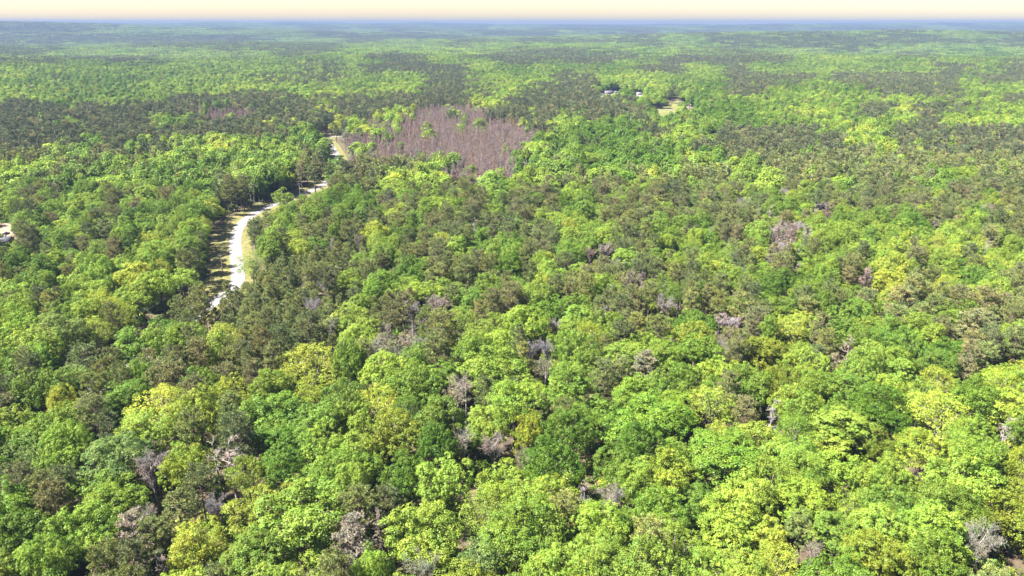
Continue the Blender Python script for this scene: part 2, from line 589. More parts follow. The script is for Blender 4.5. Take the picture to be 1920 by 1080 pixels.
def reg(kind, h, d, wc, leafmat, barkmat, shape):
    wood, crown = wc
    e = {'h': h, 'd': d, 'shape': shape,
         'trunk': wood.mesh(kind + '_trunk', barkmat, shade=False),
         'crown': crown.mesh(kind + '_crown', leafmat)}
    # the same tree as one mesh, for the trees that are too many to be objects
    both = MB()
    for part in (crown, wood):
        v = np.concatenate(part.v)
        both.add(v, np.concatenate(part.q) if part.q else None, np.concatenate(part.t) if part.t else None, np.concatenate(part.sh))
    me = both.mesh(kind + '_whole', [leafmat, barkmat])
    nq_c = sum(len(x) for x in crown.q); nt_c = sum(len(x) for x in crown.t)
    nq = nq_c + sum(len(x) for x in wood.q); nt = nt_c + sum(len(x) for x in wood.t)
    mi = np.zeros(nq + nt, np.int32)
    mi[nq_c:nq] = 1
    mi[nq + nt_c:] = 1
    if len(me.polygons) == len(mi):
        me.polygons.foreach_set('material_index', mi)
    e['whole'] = me
    PROTO.setdefault(kind, []).append(e)


# near kinds
reg('oak', 18, 12.5, broadleaf(18, 6.3, 5.0, 62, 1.75, 49, 0.282), M_LEAF, M_BARK, 'broad rounded')
reg('oak', 17, 13.0, broadleaf(17, 6.6, 4.5, 58, 1.9, 53, 0.307), M_LEAF, M_BARK, 'wide spreading')
reg('oak', 20, 11.0, broadleaf(20, 5.5, 5.5, 62, 1.6, 49, 0.282), M_LEAF, M_BARK, 'tall oval')
reg('oak', 19, 12.0, broadleaf(19, 6.0, 4.0, 70, 1.5, 45, 0.266), M_LEAF, M_BARK, 'many-domed')
reg('oak', 21, 10.0, broadleaf(21, 5.0, 6.0, 56, 1.45, 45, 0.266), M_LEAF, M_BARK, 'slender upright')
reg('oak', 16, 11.5, broadleaf(16, 5.8, 3.5, 46, 1.7, 38, 0.307, limbs=14), M_LEAF, M_BARK, 'loose open')
reg('oak', 22, 9.5, broadleaf(22, 4.8, 6.0, 54, 1.3, 45, 0.266, limbs=16), M_LEAF, M_BARK, 'tall narrow')
reg('oak', 14, 10.0, broadleaf(14, 5.0, 3.0, 40, 1.4, 39, 0.266, limbs=14), M_LEAF, M_BARK, 'low bushy')
reg('oak', 19, 13.5, broadleaf(19, 6.8, 5.5, 50, 1.6, 34, 0.282, limbs=20), M_LEAF, M_BARK, 'gappy sprawling')
reg('feathery', 17, 12.0, broadleaf(17, 6.0, 4.0, 60, 1.5, 19, 0.241, limbs=22), M_LEAF, M_GREYBARK, 'thin feathery')
reg('feathery', 16, 11.0, broadleaf(16, 5.6, 4.0, 50, 1.6, 18, 0.241, limbs=22), M_LEAF, M_GREYBARK, 'wispy')
reg('pine', 21, 8.5, pine(21, 4.3, 9.5, 62, 9, 26, .62, .11), M_NEEDLE, M_PINEBARK, 'round-topped')
reg('pine', 22, 8.0, pine(22, 4.0, 12.0, 54, 9, 28, .62, .11), M_NEEDLE, M_PINEBARK, 'long-trunked')
reg('pine', 20, 9.0, pine(20, 4.6, 7.5, 66, 9, 26, .64, .115, flat=.3), M_NEEDLE, M_PINEBARK, 'wide-crowned')
reg('pine', 19, 7.5, pine(19, 3.8, 7.0, 60, 8, 26, .60, .11, cone=.5), M_NEEDLE, M_PINEBARK, 'pointed')
reg('youngpine', 13, 5.6, pine(13, 2.8, 3.0, 58, 7, 22, .60, .10, cone=.55, stubs=2), M_NEEDLE, M_PINEBARK, 'small pointed')
reg('youngpine', 12.5, 6.0, pine(12.5, 3.0, 3.4, 54, 7, 22, .60, .10, cone=.25, stubs=2), M_NEEDLE, M_PINEBARK, 'small rounded')
reg('bare', 15, 9.0, bare(15, 4.6, 5.5, 16, 9, 13, .05, 2), M_TWIG, M_GREYBARK, 'rounded')
reg('bare', 16, 8.0, bare(16, 4.1, 5.5, 15, 9, 14, .05, 2, oval=1.4), M_TWIG, M_GREYBARK, 'upright')
reg('snag', 20, 7.5, snag(20, 4.2), M_TWIG, M_PALEBARK, 'gaunt')
reg('snag', 17, 8.5, snag(17, 4.6), M_TWIG, M_PALEBARK, 'crooked')
reg('deadpine', 17, 5.0, deadpine(17, 2.6, 5.0, 60), M_TWIG, M_GREYBARK, 'spindly')
reg('deadpine', 16, 5.4, deadpine(16, 2.8, 6.5, 54), M_TWIG, M_GREYBARK, 'ragged')
# plainer ones for the middle distance
N_NEAR = {k: len(v) for k, v in PROTO.items()}
reg('mid_oak', 17, 12, broadleaf(17, 6.1, 4.0, 44, 2.0, 7, .95, limbs=3, rnd=.2), M_LEAF, M_BARK, 'round')
reg('mid_oak', 19, 11, broadleaf(19, 5.5, 4.5, 46, 1.8, 7, .90, limbs=3, rnd=.2), M_LEAF, M_BARK, 'oval')
reg('mid_oak', 18, 12, broadleaf(18, 6.1, 3.5, 50, 1.7, 6, .85, limbs=3, rnd=.2), M_LEAF, M_BARK, 'domed')
reg('mid_pine', 20, 8, pine(20, 4.1, 7.0, 40, 6, 8, 1.0, .34, stubs=0), M_NEEDLE, M_PINEBARK, 'round')
reg('mid_pine', 19, 7, pine(19, 3.5, 6.0, 40, 6, 8, .95, .32, cone=.6, stubs=0), M_NEEDLE, M_PINEBARK, 'pointed')
reg('mid_deadpine', 17, 5.2, deadpine(17, 2.6, 4.5, 40), M_TWIG, M_GREYBARK, 'thin')


def patch(kind, size, n, quads, leaf):
    """a stretch of far canopy: many small crowns in one mesh"""
    mb = MB()
    P, N, S, SH = [], [], [], []
    for k in range(n):
        x, y = rng.uniform(-size / 2, size / 2, 2)
        sh = rng.uniform(.72, 1.28)
        if kind == 'pine':
            r, hh, z0 = rng.uniform(2.8, 4.2), rng.uniform(15, 20), 5
        else:
            r, hh, z0 = rng.uniform(4.2, 6.6), rng.uniform(13, 18), 3
        d = unit(rng.normal(size=(quads, 3)))
        d[:, 2] = np.abs(d[:, 2]) * 1.1 - .15
        d = unit(d)
        if kind == 'pine':
            p = np.array([x, y, z0]) + d * np.array([r, r, hh - z0]) * rng.uniform(.75, 1.05, (quads, 1))
        else:
            p = np.array([x, y, hh * .5]) + d * np.array([r, r, hh * .5]) * rng.uniform(.8, 1.08, (quads, 1))
        P.append(p); N.append(d + rng.normal(size=(quads, 3)) * .16); S.append(leaf * rng.uniform(.7, 1.3, quads)); SH.append(np.full(quads, sh))
    mb.leaves(np.concatenate(P), np.concatenate(N), np.concatenate(S), np.concatenate(SH))
    return mb.mesh(kind + '_patch', M_NEEDLE if kind == 'pine' else M_LEAF)


FARP = {'oak': [patch('oak', 46, 34, 46, 2.6), patch('oak', 46, 34, 46, 2.6), patch('oak', 46, 32, 46, 2.6)],
        'pine': [patch('pine', 46, 62, 26, 2.4), patch('pine', 46, 60, 26, 2.4)]}
FARQ = {'oak': [patch('oak', 170, 330, 12, 5.2), patch('oak', 170, 330, 12, 5.2)],
        'pine': [patch('pine', 170, 520, 8, 4.6), patch('pine', 170, 520, 8, 4.6)]}

# ------------------------------------------------------------------ the ground
def make_ground():
    ys = np.concatenate([np.linspace(-380, 60, 12)[:-1], np.geomspace(60, 17400, 190)])
    ts = np.linspace(-1, 1, 151)
    X = ts[None, :] * (0.86 * np.maximum(ys, 0) + 420)[:, None]
    Y = np.repeat(ys[:, None], len(ts), 1)
    Z = ground(X, Y)
    v = np.stack([X, Y, Z], -1).reshape(-1, 3)
    ny, nx = len(ys), len(ts)
    i = np.arange((ny - 1) * nx).reshape(ny - 1, nx)[:, :-1].ravel()
    mb = MB()
    mb.add(v, q=np.stack([i, i + 1, i + 1 + nx, i + nx], 1))
    o = link('forest_ground', mb.mesh('forest_ground', M_SOIL, shade=False))
    for p in o.data.polygons:
        p.use_smooth = True
    tag(o, 'brown forest floor under the canopy running to the horizon', kind='structure')
    return v[:, 2].min(), v[:, 2].max()


Z_MIN, Z_MAX = make_ground()


def resample(pts, step):
    pts = np.asarray(pts, float)
    n = len(pts)
    out = []
    for i in range(n - 1):
        p0, p1, p2, p3 = pts[max(i - 1, 0)], pts[i], pts[i + 1], pts[min(i + 2, n - 1)]
        m = max(2, int(np.linalg.norm(p2 - p1) / step))
        for s in np.arange(m) / m:
            out.append(.5 * (2 * p1 + (p2 - p0) * s + (2 * p0 - 5 * p1 + 4 * p2 - p3) * s ** 2 + (3 * p1 - p0 - 3 * p2 + p3) * s ** 3))
    out.append(pts[-1])
    return np.array(out)


def offsets(line):
    d = np.gradient(line, axis=0)
    d /= np.linalg.norm(d, axis=1, keepdims=True).clip(1e-6)
    return np.stack([-d[:, 1], d[:, 0]], 1)


def ribbon(name, line, left, right, dz, mat, label, cols=5):
    """a strip along line from `left` metres to its left to `right` metres to its right"""
    nrm = offsets(line)
    rows = []
    jl = rng.normal(size=len(line)) * (.05 if name == 'road' else .25)
    jr = rng.normal(size=len(line)) * (.05 if name == 'road' else .25)
    for k in range(cols):
        f = k / (cols - 1)
        off = (left + jl) * (1 - f) - (right + jr) * f
        p = line + nrm * off[:, None]
        rows.append(np.column_stack([p, ground(p[:, 0], p[:, 1]) + dz]))
    v = np.stack(rows, 1).reshape(-1, 3)
    m = len(line)
    i = (np.arange(m - 1)[:, None] * cols + np.arange(cols - 1)[None, :]).ravel()
    mb = MB(); mb.add(v, q=np.stack([i, i + cols, i + cols + 1, i + 1], 1))
    o = link(name, mb.mesh(name, mat, shade=False))
    tag(o, label, kind='structure')
    return o


def sheet(name, pts, dz, mat, label):
    """an irregular patch of open ground, its outline wavering a little"""
    pts = np.asarray(pts, float)
    line = resample(np.vstack([pts, pts[:1]]), 3.0)[:-1]
    line = line + rng.normal(size=line.shape) * .35
    c = line.mean(0)
    rings = [c + (line - c) * f for f in (1.0, .66, .33)]
    p = np.vstack(rings + [c[None]])
    v = np.column_stack([p, ground(p[:, 0], p[:, 1]) + dz])
    n = len(line)
    q, t = [], []
    for r in range(2):
        for i in range(n):
            j = (i + 1) % n
            q.append((r * n + i, r * n + j, (r + 1) * n + j, (r + 1) * n + i))
    for i in range(n):
        t.append((2 * n + i, 2 * n + (i + 1) % n, 3 * n))
    mb = MB(); mb.add(v, q=q, t=t)
    me = mb.mesh(name, mat, shade=False)
    o = link(name, me)
    tag(o, label, kind='structure')
    return o


def inside(poly, x, y):
    poly = np.asarray(poly, float)
    x = np.asarray(x, float); y = np.asarray(y, float)
    res = np.zeros(x.shape, bool)
    j = len(poly) - 1
    for i in range(len(poly)):
        xi, yi = poly[i]; xj, yj = poly[j]
        c = ((yi > y) != (yj > y)) & (x < (xj - xi) * (y - yi) / ((yj - yi) if yj != yi else 1e-9) + xi)
        res ^= c
        j = i
    return res


def px(*uv):
    return np.array([at(u, v) for u, v in uv])


# the winding road, from the far bend by the dead pines down to the gap beside the young pines
ROAD = resample(px((668, 249), (640, 255), (614, 257), (613, 264), (620, 274), (629, 288), (634, 302), (632, 318), (620, 335), (600, 350), (572, 362), (541, 374),
                   (508, 386), (479, 399), (458, 415), (445, 432), (441, 450), (442, 475), (445, 505), (444, 531), (424, 551), (385, 578), (338, 614), (270, 664), (170, 735)), 4.0)
RN = offsets(ROAD)
ribbon('road', ROAD, 3.25, 3.25, .06, M_ROAD, 'pale winding country road through the forest')
ribbon('grass_verge', ROAD, 8.5, 13.0, .025, M_VERGE, 'dry grassy verge along the winding road')

LAWN = px((1196, 211), (1236, 203), (1268, 188), (1283, 192), (1292, 203), (1276, 216), (1240, 224), (1215, 219))
HOUSE_YARD = px((1116, 178), (1140, 174), (1160, 171), (1208, 176), (1212, 181), (1190, 184), (1150, 184), (1120, 182))
SIDE_YARD = px((-40, 418), (12, 419), (26, 428), (33, 446), (30, 462), (10, 470), (-40, 470))
FAR_FIELD = px((-60, 66.5), (34, 66), (40, 62.5), (-60, 61))
MEADOW = px((285, 108), (322, 107), (318, 103.5), (292, 104))
sheet('lawn', LAWN, .02, M_FIELD, 'sunny yellow-green lawn at the homestead')
sheet('house_yard', HOUSE_YARD, .02, M_DRIVE, 'pale gravel yard round the far house')
sheet('sandy_yard', SIDE_YARD, .02, M_SAND, 'sandy yard in the clearing beside the forest')
sheet('far_field', FAR_FIELD, .05, M_FARSOIL, 'far pinkish bare field near the horizon')
sheet('meadow', MEADOW, .05, M_FIELD, 'small pale meadow among the far trees')
DRIVE = resample(px((1150, 178), (1195, 178), (1225, 184), (1250, 186), (1268, 190), (1285, 199), (1305, 203)), 5.0)
LANE = resample(px((1190, 210), (1215, 208), (1240, 206.5), (1270, 204.5), (1305, 203.5), (1330, 207)), 5.0)
ribbon('driveway', DRIVE, 2.0, 2.0, .07, M_DRIVE, 'pale driveway curving up to the far house')
ribbon('farm_lane', LANE, 2.2, 2.2, .075, M_DRIVE, 'pale lane crossing the lawn below the house')

# points of open ground that the photograph shows: no tree in front may cover them
SHOWN = [(u, v, 0.3) for u, v in [
    (613, 257), (622, 271), (628, 282), (634, 296), (645, 291), (637, 268), (650, 294), (641, 280),
    (608, 346), (600, 350), (592, 354), (584, 358), (575, 361), (566, 364), (556, 368), (546, 372), (512, 384), (500, 389), (488, 394), (476, 401), (466, 408), (458, 415), (450, 424), (443, 437), (441, 450), (442, 462),
    (443, 475), (444, 488), (445, 500), (445, 512), (446, 524), (432, 478), (430, 492), (427, 505), (424, 517), (419, 528), (414, 540), (411, 551), (405, 556),
    (459, 428), (463, 440), (465, 452), (464, 462), (436, 466), (500, 398), (525, 388),
    (1125, 178), (1133, 177), (1141, 176), (1149, 176), (1158, 176), (1192, 179), (1200, 179), (1206, 179), (1248, 187), (1257, 190), (1265, 194), (1266, 199),
    (1235, 206), (1246, 205), (1257, 205), (1268, 205), (1293, 204), (1300, 204), (1240, 212), (1252, 213), (1262, 212), (1245, 217),
    (2, 420), (4, 430), (12, 436), (6, 445), (20, 440), (25, 450), (22, 457), (10, 455), (3, 460)]]

# ------------------------------------------------------------------ what grows where, read from the photograph
# one letter for each 40 x 20 (upper rows) or 40 x 40 pixels of the picture; unprojected onto the land below
TOP = """
PPPPDDDDDDDDDDDD DDDDDDKKKKDDDDPP PDDDDPPPDDDDDDPP
PPPPPPPPPPPPPPDD PPDDDDPPPDLDPPDD DDPPPPPPPPPPPDPP
PPPPPDDDDDDPPPPP LDDDDDPPDDDDPPDD DPPPPPDDPPDDDDKD
PPPDDPPPDDDDDDmm LDPPLDDPPPPPPDDP PPPPPLLLDDKDDDDm
LDDDDDDDDDDDDDmm DPPPPPLDKLDDDDPP LDPDDLLLLDDLPmDP
LDDDDKDDDDDDmmmm DDLLPPDLLDPPLLLL DDPPPPDPPPPPPDPP
LDDDDKDLLLLLLLDL DLLLPPmDmPPPLKDD DKPPDKDDDPPPPDDL
DDDDDDDDPPpPPPmm PPPPPPLLPPPPPmDD KDDDDDLDDLLLmDLP
PPPPPPPPPUUUPPPm PPLUUUUPPPPPPPDD LKKDDLLDPPLPPDDD
PPPLPPPDDPPPPPPP LUUUUUUUUPLDDDmD DDKKDDDLLDLPDLDL
PPPPPPPPPPPPPpDD UUUUUUUUUDLDDDPL DDPPPPDDLDPPPPPP
PPPpDPDPDDLDLLDD UUUUUUUUULDDKPDD DPPPPPPPLLPPPPPP
PpDDpPDPDLDLLLPD UUUUUUUUDLDKLDKD LKPPPPPPPDPPPPPP
LDLPDLLLLDLLLLPD PPPPLUUUDLDKDLKK LLLDPPPPPPPPPPPP
LDPDLLDDDDDLLDDP PPDLLUUULLKPDKPD PPLLLPPPPPPDLLPP
DDDDLLLDDDPPLLDP PDLDDPLDLLPPPLPP LPPLLPPDPPPLLPPP
""".split('\n')[1:-1]  # middle K run of the first row stands for a cloud shadow
LOW = """
LPLLLPLDLLLDKKKD KKPPLPPLPPLLPPPP PPPmDLBLPLPBPPLP
DLDLPLKLLLLLPLPP PPLLPPmPPLYLLPPD PPPPBBLLLDDLPLPP
LPLPDPLLLLLDLYPP PLLPPPLDPPDDDPDL LLPmBBLLLLYYYPLL
KKDLLLLLPLLLLLPP PPKKPPPKPLPDPPPm PLPLPLLPBYPLYKYL
LLLLLLYLLDPPPPPP LPLLLLDPLLPPLPKK PPPDKLLDBYPPYYLP
DLPLYYLDPPPPPPPP LPPBBDPDDDmDPPKB DPPPDPDDPPPLPPLP
DLDLYYLKDLLPPPLD mDPBPPLLLLBLLPLL DBBPYYPKLLLLPPPP
LLDLPPLPPPPPLPLK DPPDPLLLKBLLmLLL DBPDYLPBLLLLDPPL
PPDmPmLLPPmPLYYY LLLDDLLmDDDLPPLD DDDDOLLLLLLLLLYY
PLLLPPDLLDPYDDDD LYKKKBLPPDDDDDDD YmBKDLLKKKLYLKLL
DDLLPPYYLLPPDDDD LLDKKLLLPDDDDDDD YYPDLLLKKKYYYDLL
DDDDDLLLPPPPDDLD LOODDLBYYDDLKKKD DDDDLDLLLmLYDLLL
mDDDDDBOOPPPDDLL DOODKLLBOKKKLLLO DDDDLLDLOOYYLLLL
LLLLDDBOPPOPDDLL DDDDLLLLOmKKLLLL DDDDDLLLLDLLLLLL
LPPLLLPOPPBODLLL DPDDLLLLOOOBLDDD LLLLDDDDDDDDLLOO
DPPLPPPDODDLLLLL PPLLLLDDDDODLDDD LLLLDDDDDDDDDLOO
DLLOPPPLLLLLLLLL PPLLLLDDDDDDLPLL LDDLYDKDDDDDDBBO
DLLOPPOLLLLLLDDD PDLLLDDDDDLLLLLL LLLYYmDYYDDDDBBD
""".split('\n')[1:-1]
FAR = """
PPPPPPDDDD DDDPPDDPPD PPPPDDPPPPPPP DDPPDDPPDDDPPDD
PPPPDDDDDD PDDDPPDDPP DPPDDPPPPPPDD PPPPDDPPPPDDPPP
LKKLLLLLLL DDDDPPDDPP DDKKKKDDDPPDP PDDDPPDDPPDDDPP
PPPPPPPPPP PPDDDDPPPP PPDDDPLLLPPDD PPPPPPPPPPPLLDP
PPPPPPPPPP PPDDDDPPDD DPPDPPPPPPPDD PPPPPPPPPPPPPPP
PLPDDDPPPP PPPPPPDDDD LPLLDDLLLLPDD DPPPPPPPDDLLLLP
PPPDDDDDKD PPPPPPLLLD LLDDPPPPDDDDD PPLDDDPPDDDDLKD
PPDDDDDDLD DDDPPDLLPD LLDPPPPPPPDDP PPPDLLDDDPDDDKD
LDDPPPPDDD DDDDDDLPPP DDPPPPPPPPDPP PPPPLLLDDDPDDDD
""".split('\n')[1:-1]  # middle K run paints a cloud's shadow as dark woods
FAR = [''.join(r.split()) for r in FAR]
TOP = [''.join(r.split()) for r in TOP]
LOW = [''.join(r.split()) for r in LOW]
for r in TOP + LOW + FAR:
    assert len(r) == 48, r
GRID_T = np.array([[ord(c) for c in r] for r in TOP])
GRID_F = np.array([[ord(c) for c in r] for r in FAR])
GRID_L = np.array([[ord(c) for c in r] for r in LOW])
# closer look at the belt of pines beside the road: (row, first column, letters)
for row_, col_, letters in ((0, 12, 'KLDK'), (1, 12, 'PLPP'), (2, 12, 'LPPP'), (3, 12, 'PPPP'), (4, 12, 'PPPP'), (5, 12, 'PPPP'), (6, 12, 'PPPP'), (7, 12, 'PPLP'),
                            (1, 16, 'PPPL'), (2, 16, 'PLLP'), (3, 16, 'PPPP'), (4, 16, 'PPLL'), (5, 16, 'LPPB')):
    for k_, ch_ in enumerate(letters):
        GRID_L[row_, col_ + k_] = ord(ch_)
# rounded hardwoods right of the dead stand, tinted dark for shaded sides and hollow
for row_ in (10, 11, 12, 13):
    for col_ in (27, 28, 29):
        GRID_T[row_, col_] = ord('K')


def stand(u, v):
    """letter code of the stand at pixel u, v (arrays)"""
    c = np.clip((u / 40).astype(int), 0, 47)
    rt = np.clip(((v - 40) / 20).astype(int), 0, 15)
    rl = np.clip(((v - 360) / 40).astype(int), 0, 17)
    rf = np.clip(((v - 40) / 8).astype(int), 0, 8)
    return np.where(v < 112, GRID_F[rf, c], np.where(v < 360, GRID_T[rt, c], GRID_L[rl, c]))


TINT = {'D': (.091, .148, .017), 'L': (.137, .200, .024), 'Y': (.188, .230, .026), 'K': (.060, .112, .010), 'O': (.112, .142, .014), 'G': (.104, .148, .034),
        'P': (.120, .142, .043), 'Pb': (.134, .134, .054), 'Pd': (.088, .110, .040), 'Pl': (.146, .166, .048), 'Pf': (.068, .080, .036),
        'B': (.166, .144, .138), 'W': (.20, .178, .162), 'U': (.166, .122, .107), 'R': (.150, .106, .086), 'T': (.160, .146, .104), 'RO': (.30, .14, .04)}
TONE = {'D': 'mid green', 'L': 'bright green', 'Y': 'yellow-green', 'K': 'dark green', 'O': 'olive-yellow', 'G': 'greyish green',
        'P': 'olive', 'Pb': 'brownish olive', 'Pd': 'dark olive', 'Pl': 'light olive', 'Pf': 'slate-olive', 'B': 'grey-mauve', 'W': 'pale', 'U': 'mauve', 'R': 'rusty', 'T': 'tan-grey', 'RO': 'orange'}
BROAD = {'D': 'KKGODDDDDDDDLLLL', 'L': 'DDDDDLLLLLLLLLY', 'Y': 'LLLLYYYYYY', 'K': 'KKKKKKDD', 'O': 'DOOOOOLL', 'P': 'KGDDDLLLY', 'p': 'KGDDLLY', 'm': 'GODDLLY', 'B': 'ODLL', 'U': 'DDLL', 'u': 'KDDL'}   # each from dark to light
PINEP = {'D': .07, 'L': .03, 'Y': .02, 'K': .05, 'O': .10, 'P': .86, 'p': .72, 'm': .42, 'B': .40, 'U': .06, 'u': .35}
DEADP = {'U': .96, 'u': .40, 'B': .06, 'P': .012}
BAREP = {'B': .42, 'm': .12, 'P': .03, 'D': .012, 'L': .012, 'p': .04, 'O': .03}


def choose(ch, u, v, grove=None):
    """kind of tree and tint for a stand letter"""
    r = random.random()
    pd, pb, pp = DEADP.get(ch, 0), BAREP.get(ch, 0), PINEP.get(ch, 0)
    if r < pd:
        return 'deadpine', random.choice(['U', 'U', 'U', 'U', 'B'] if ch in 'Uu' else ['T', 'B', 'U'])
    r -= pd
    if r < pb:
        if random.random() < .2:
            return 'snag', 'W'
        return 'bare', random.choice('BBBT')
    r = random.random()
    young = 395 < u < 740 and 395 < v < 650
    if young and ch in 'Pp':
        pp = .955
    if v < 330:
        pp = {'P': .95, 'D': .04, 'L': .02}.get(ch, pp)
    if ch == 'P' and not young and 330 < v < 600 and u > 560:
        pp = .74
    if r < pp:
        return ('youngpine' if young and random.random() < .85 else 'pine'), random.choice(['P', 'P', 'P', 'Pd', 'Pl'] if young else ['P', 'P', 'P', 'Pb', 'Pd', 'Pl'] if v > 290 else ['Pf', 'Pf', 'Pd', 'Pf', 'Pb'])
    b = BROAD.get(ch, 'DL')
    if grove is None:
        t = random.choice(b)
    else:       # neighbours in one grove are much alike
        q = .5 + .62 * grove + random.gauss(0, .16)
        t = b[int(min(max(q, 0), .999) * len(b))]
    return ('feathery' if random.random() < (.45 if t == 'Y' else .08) else 'oak'), t


CRC = {'oak': .62, 'feathery': .6, 'pine': .72, 'youngpine': .6, 'bare': .66, 'snag': .7, 'deadpine': .66}
SIZE = {'oak': ((6.8, 14.2), (12.5, 21.5)), 'feathery': ((9, 13), (14, 18)), 'pine': ((6.4, 9.2), (17, 22.5)), 'youngpine': ((4.8, 6.6), (11, 14.5)), 'bare': ((6.5, 9), (14, 18)), 'snag': ((6, 8), (15, 20)), 'deadpine': ((4.4, 5.8), (14, 18))}

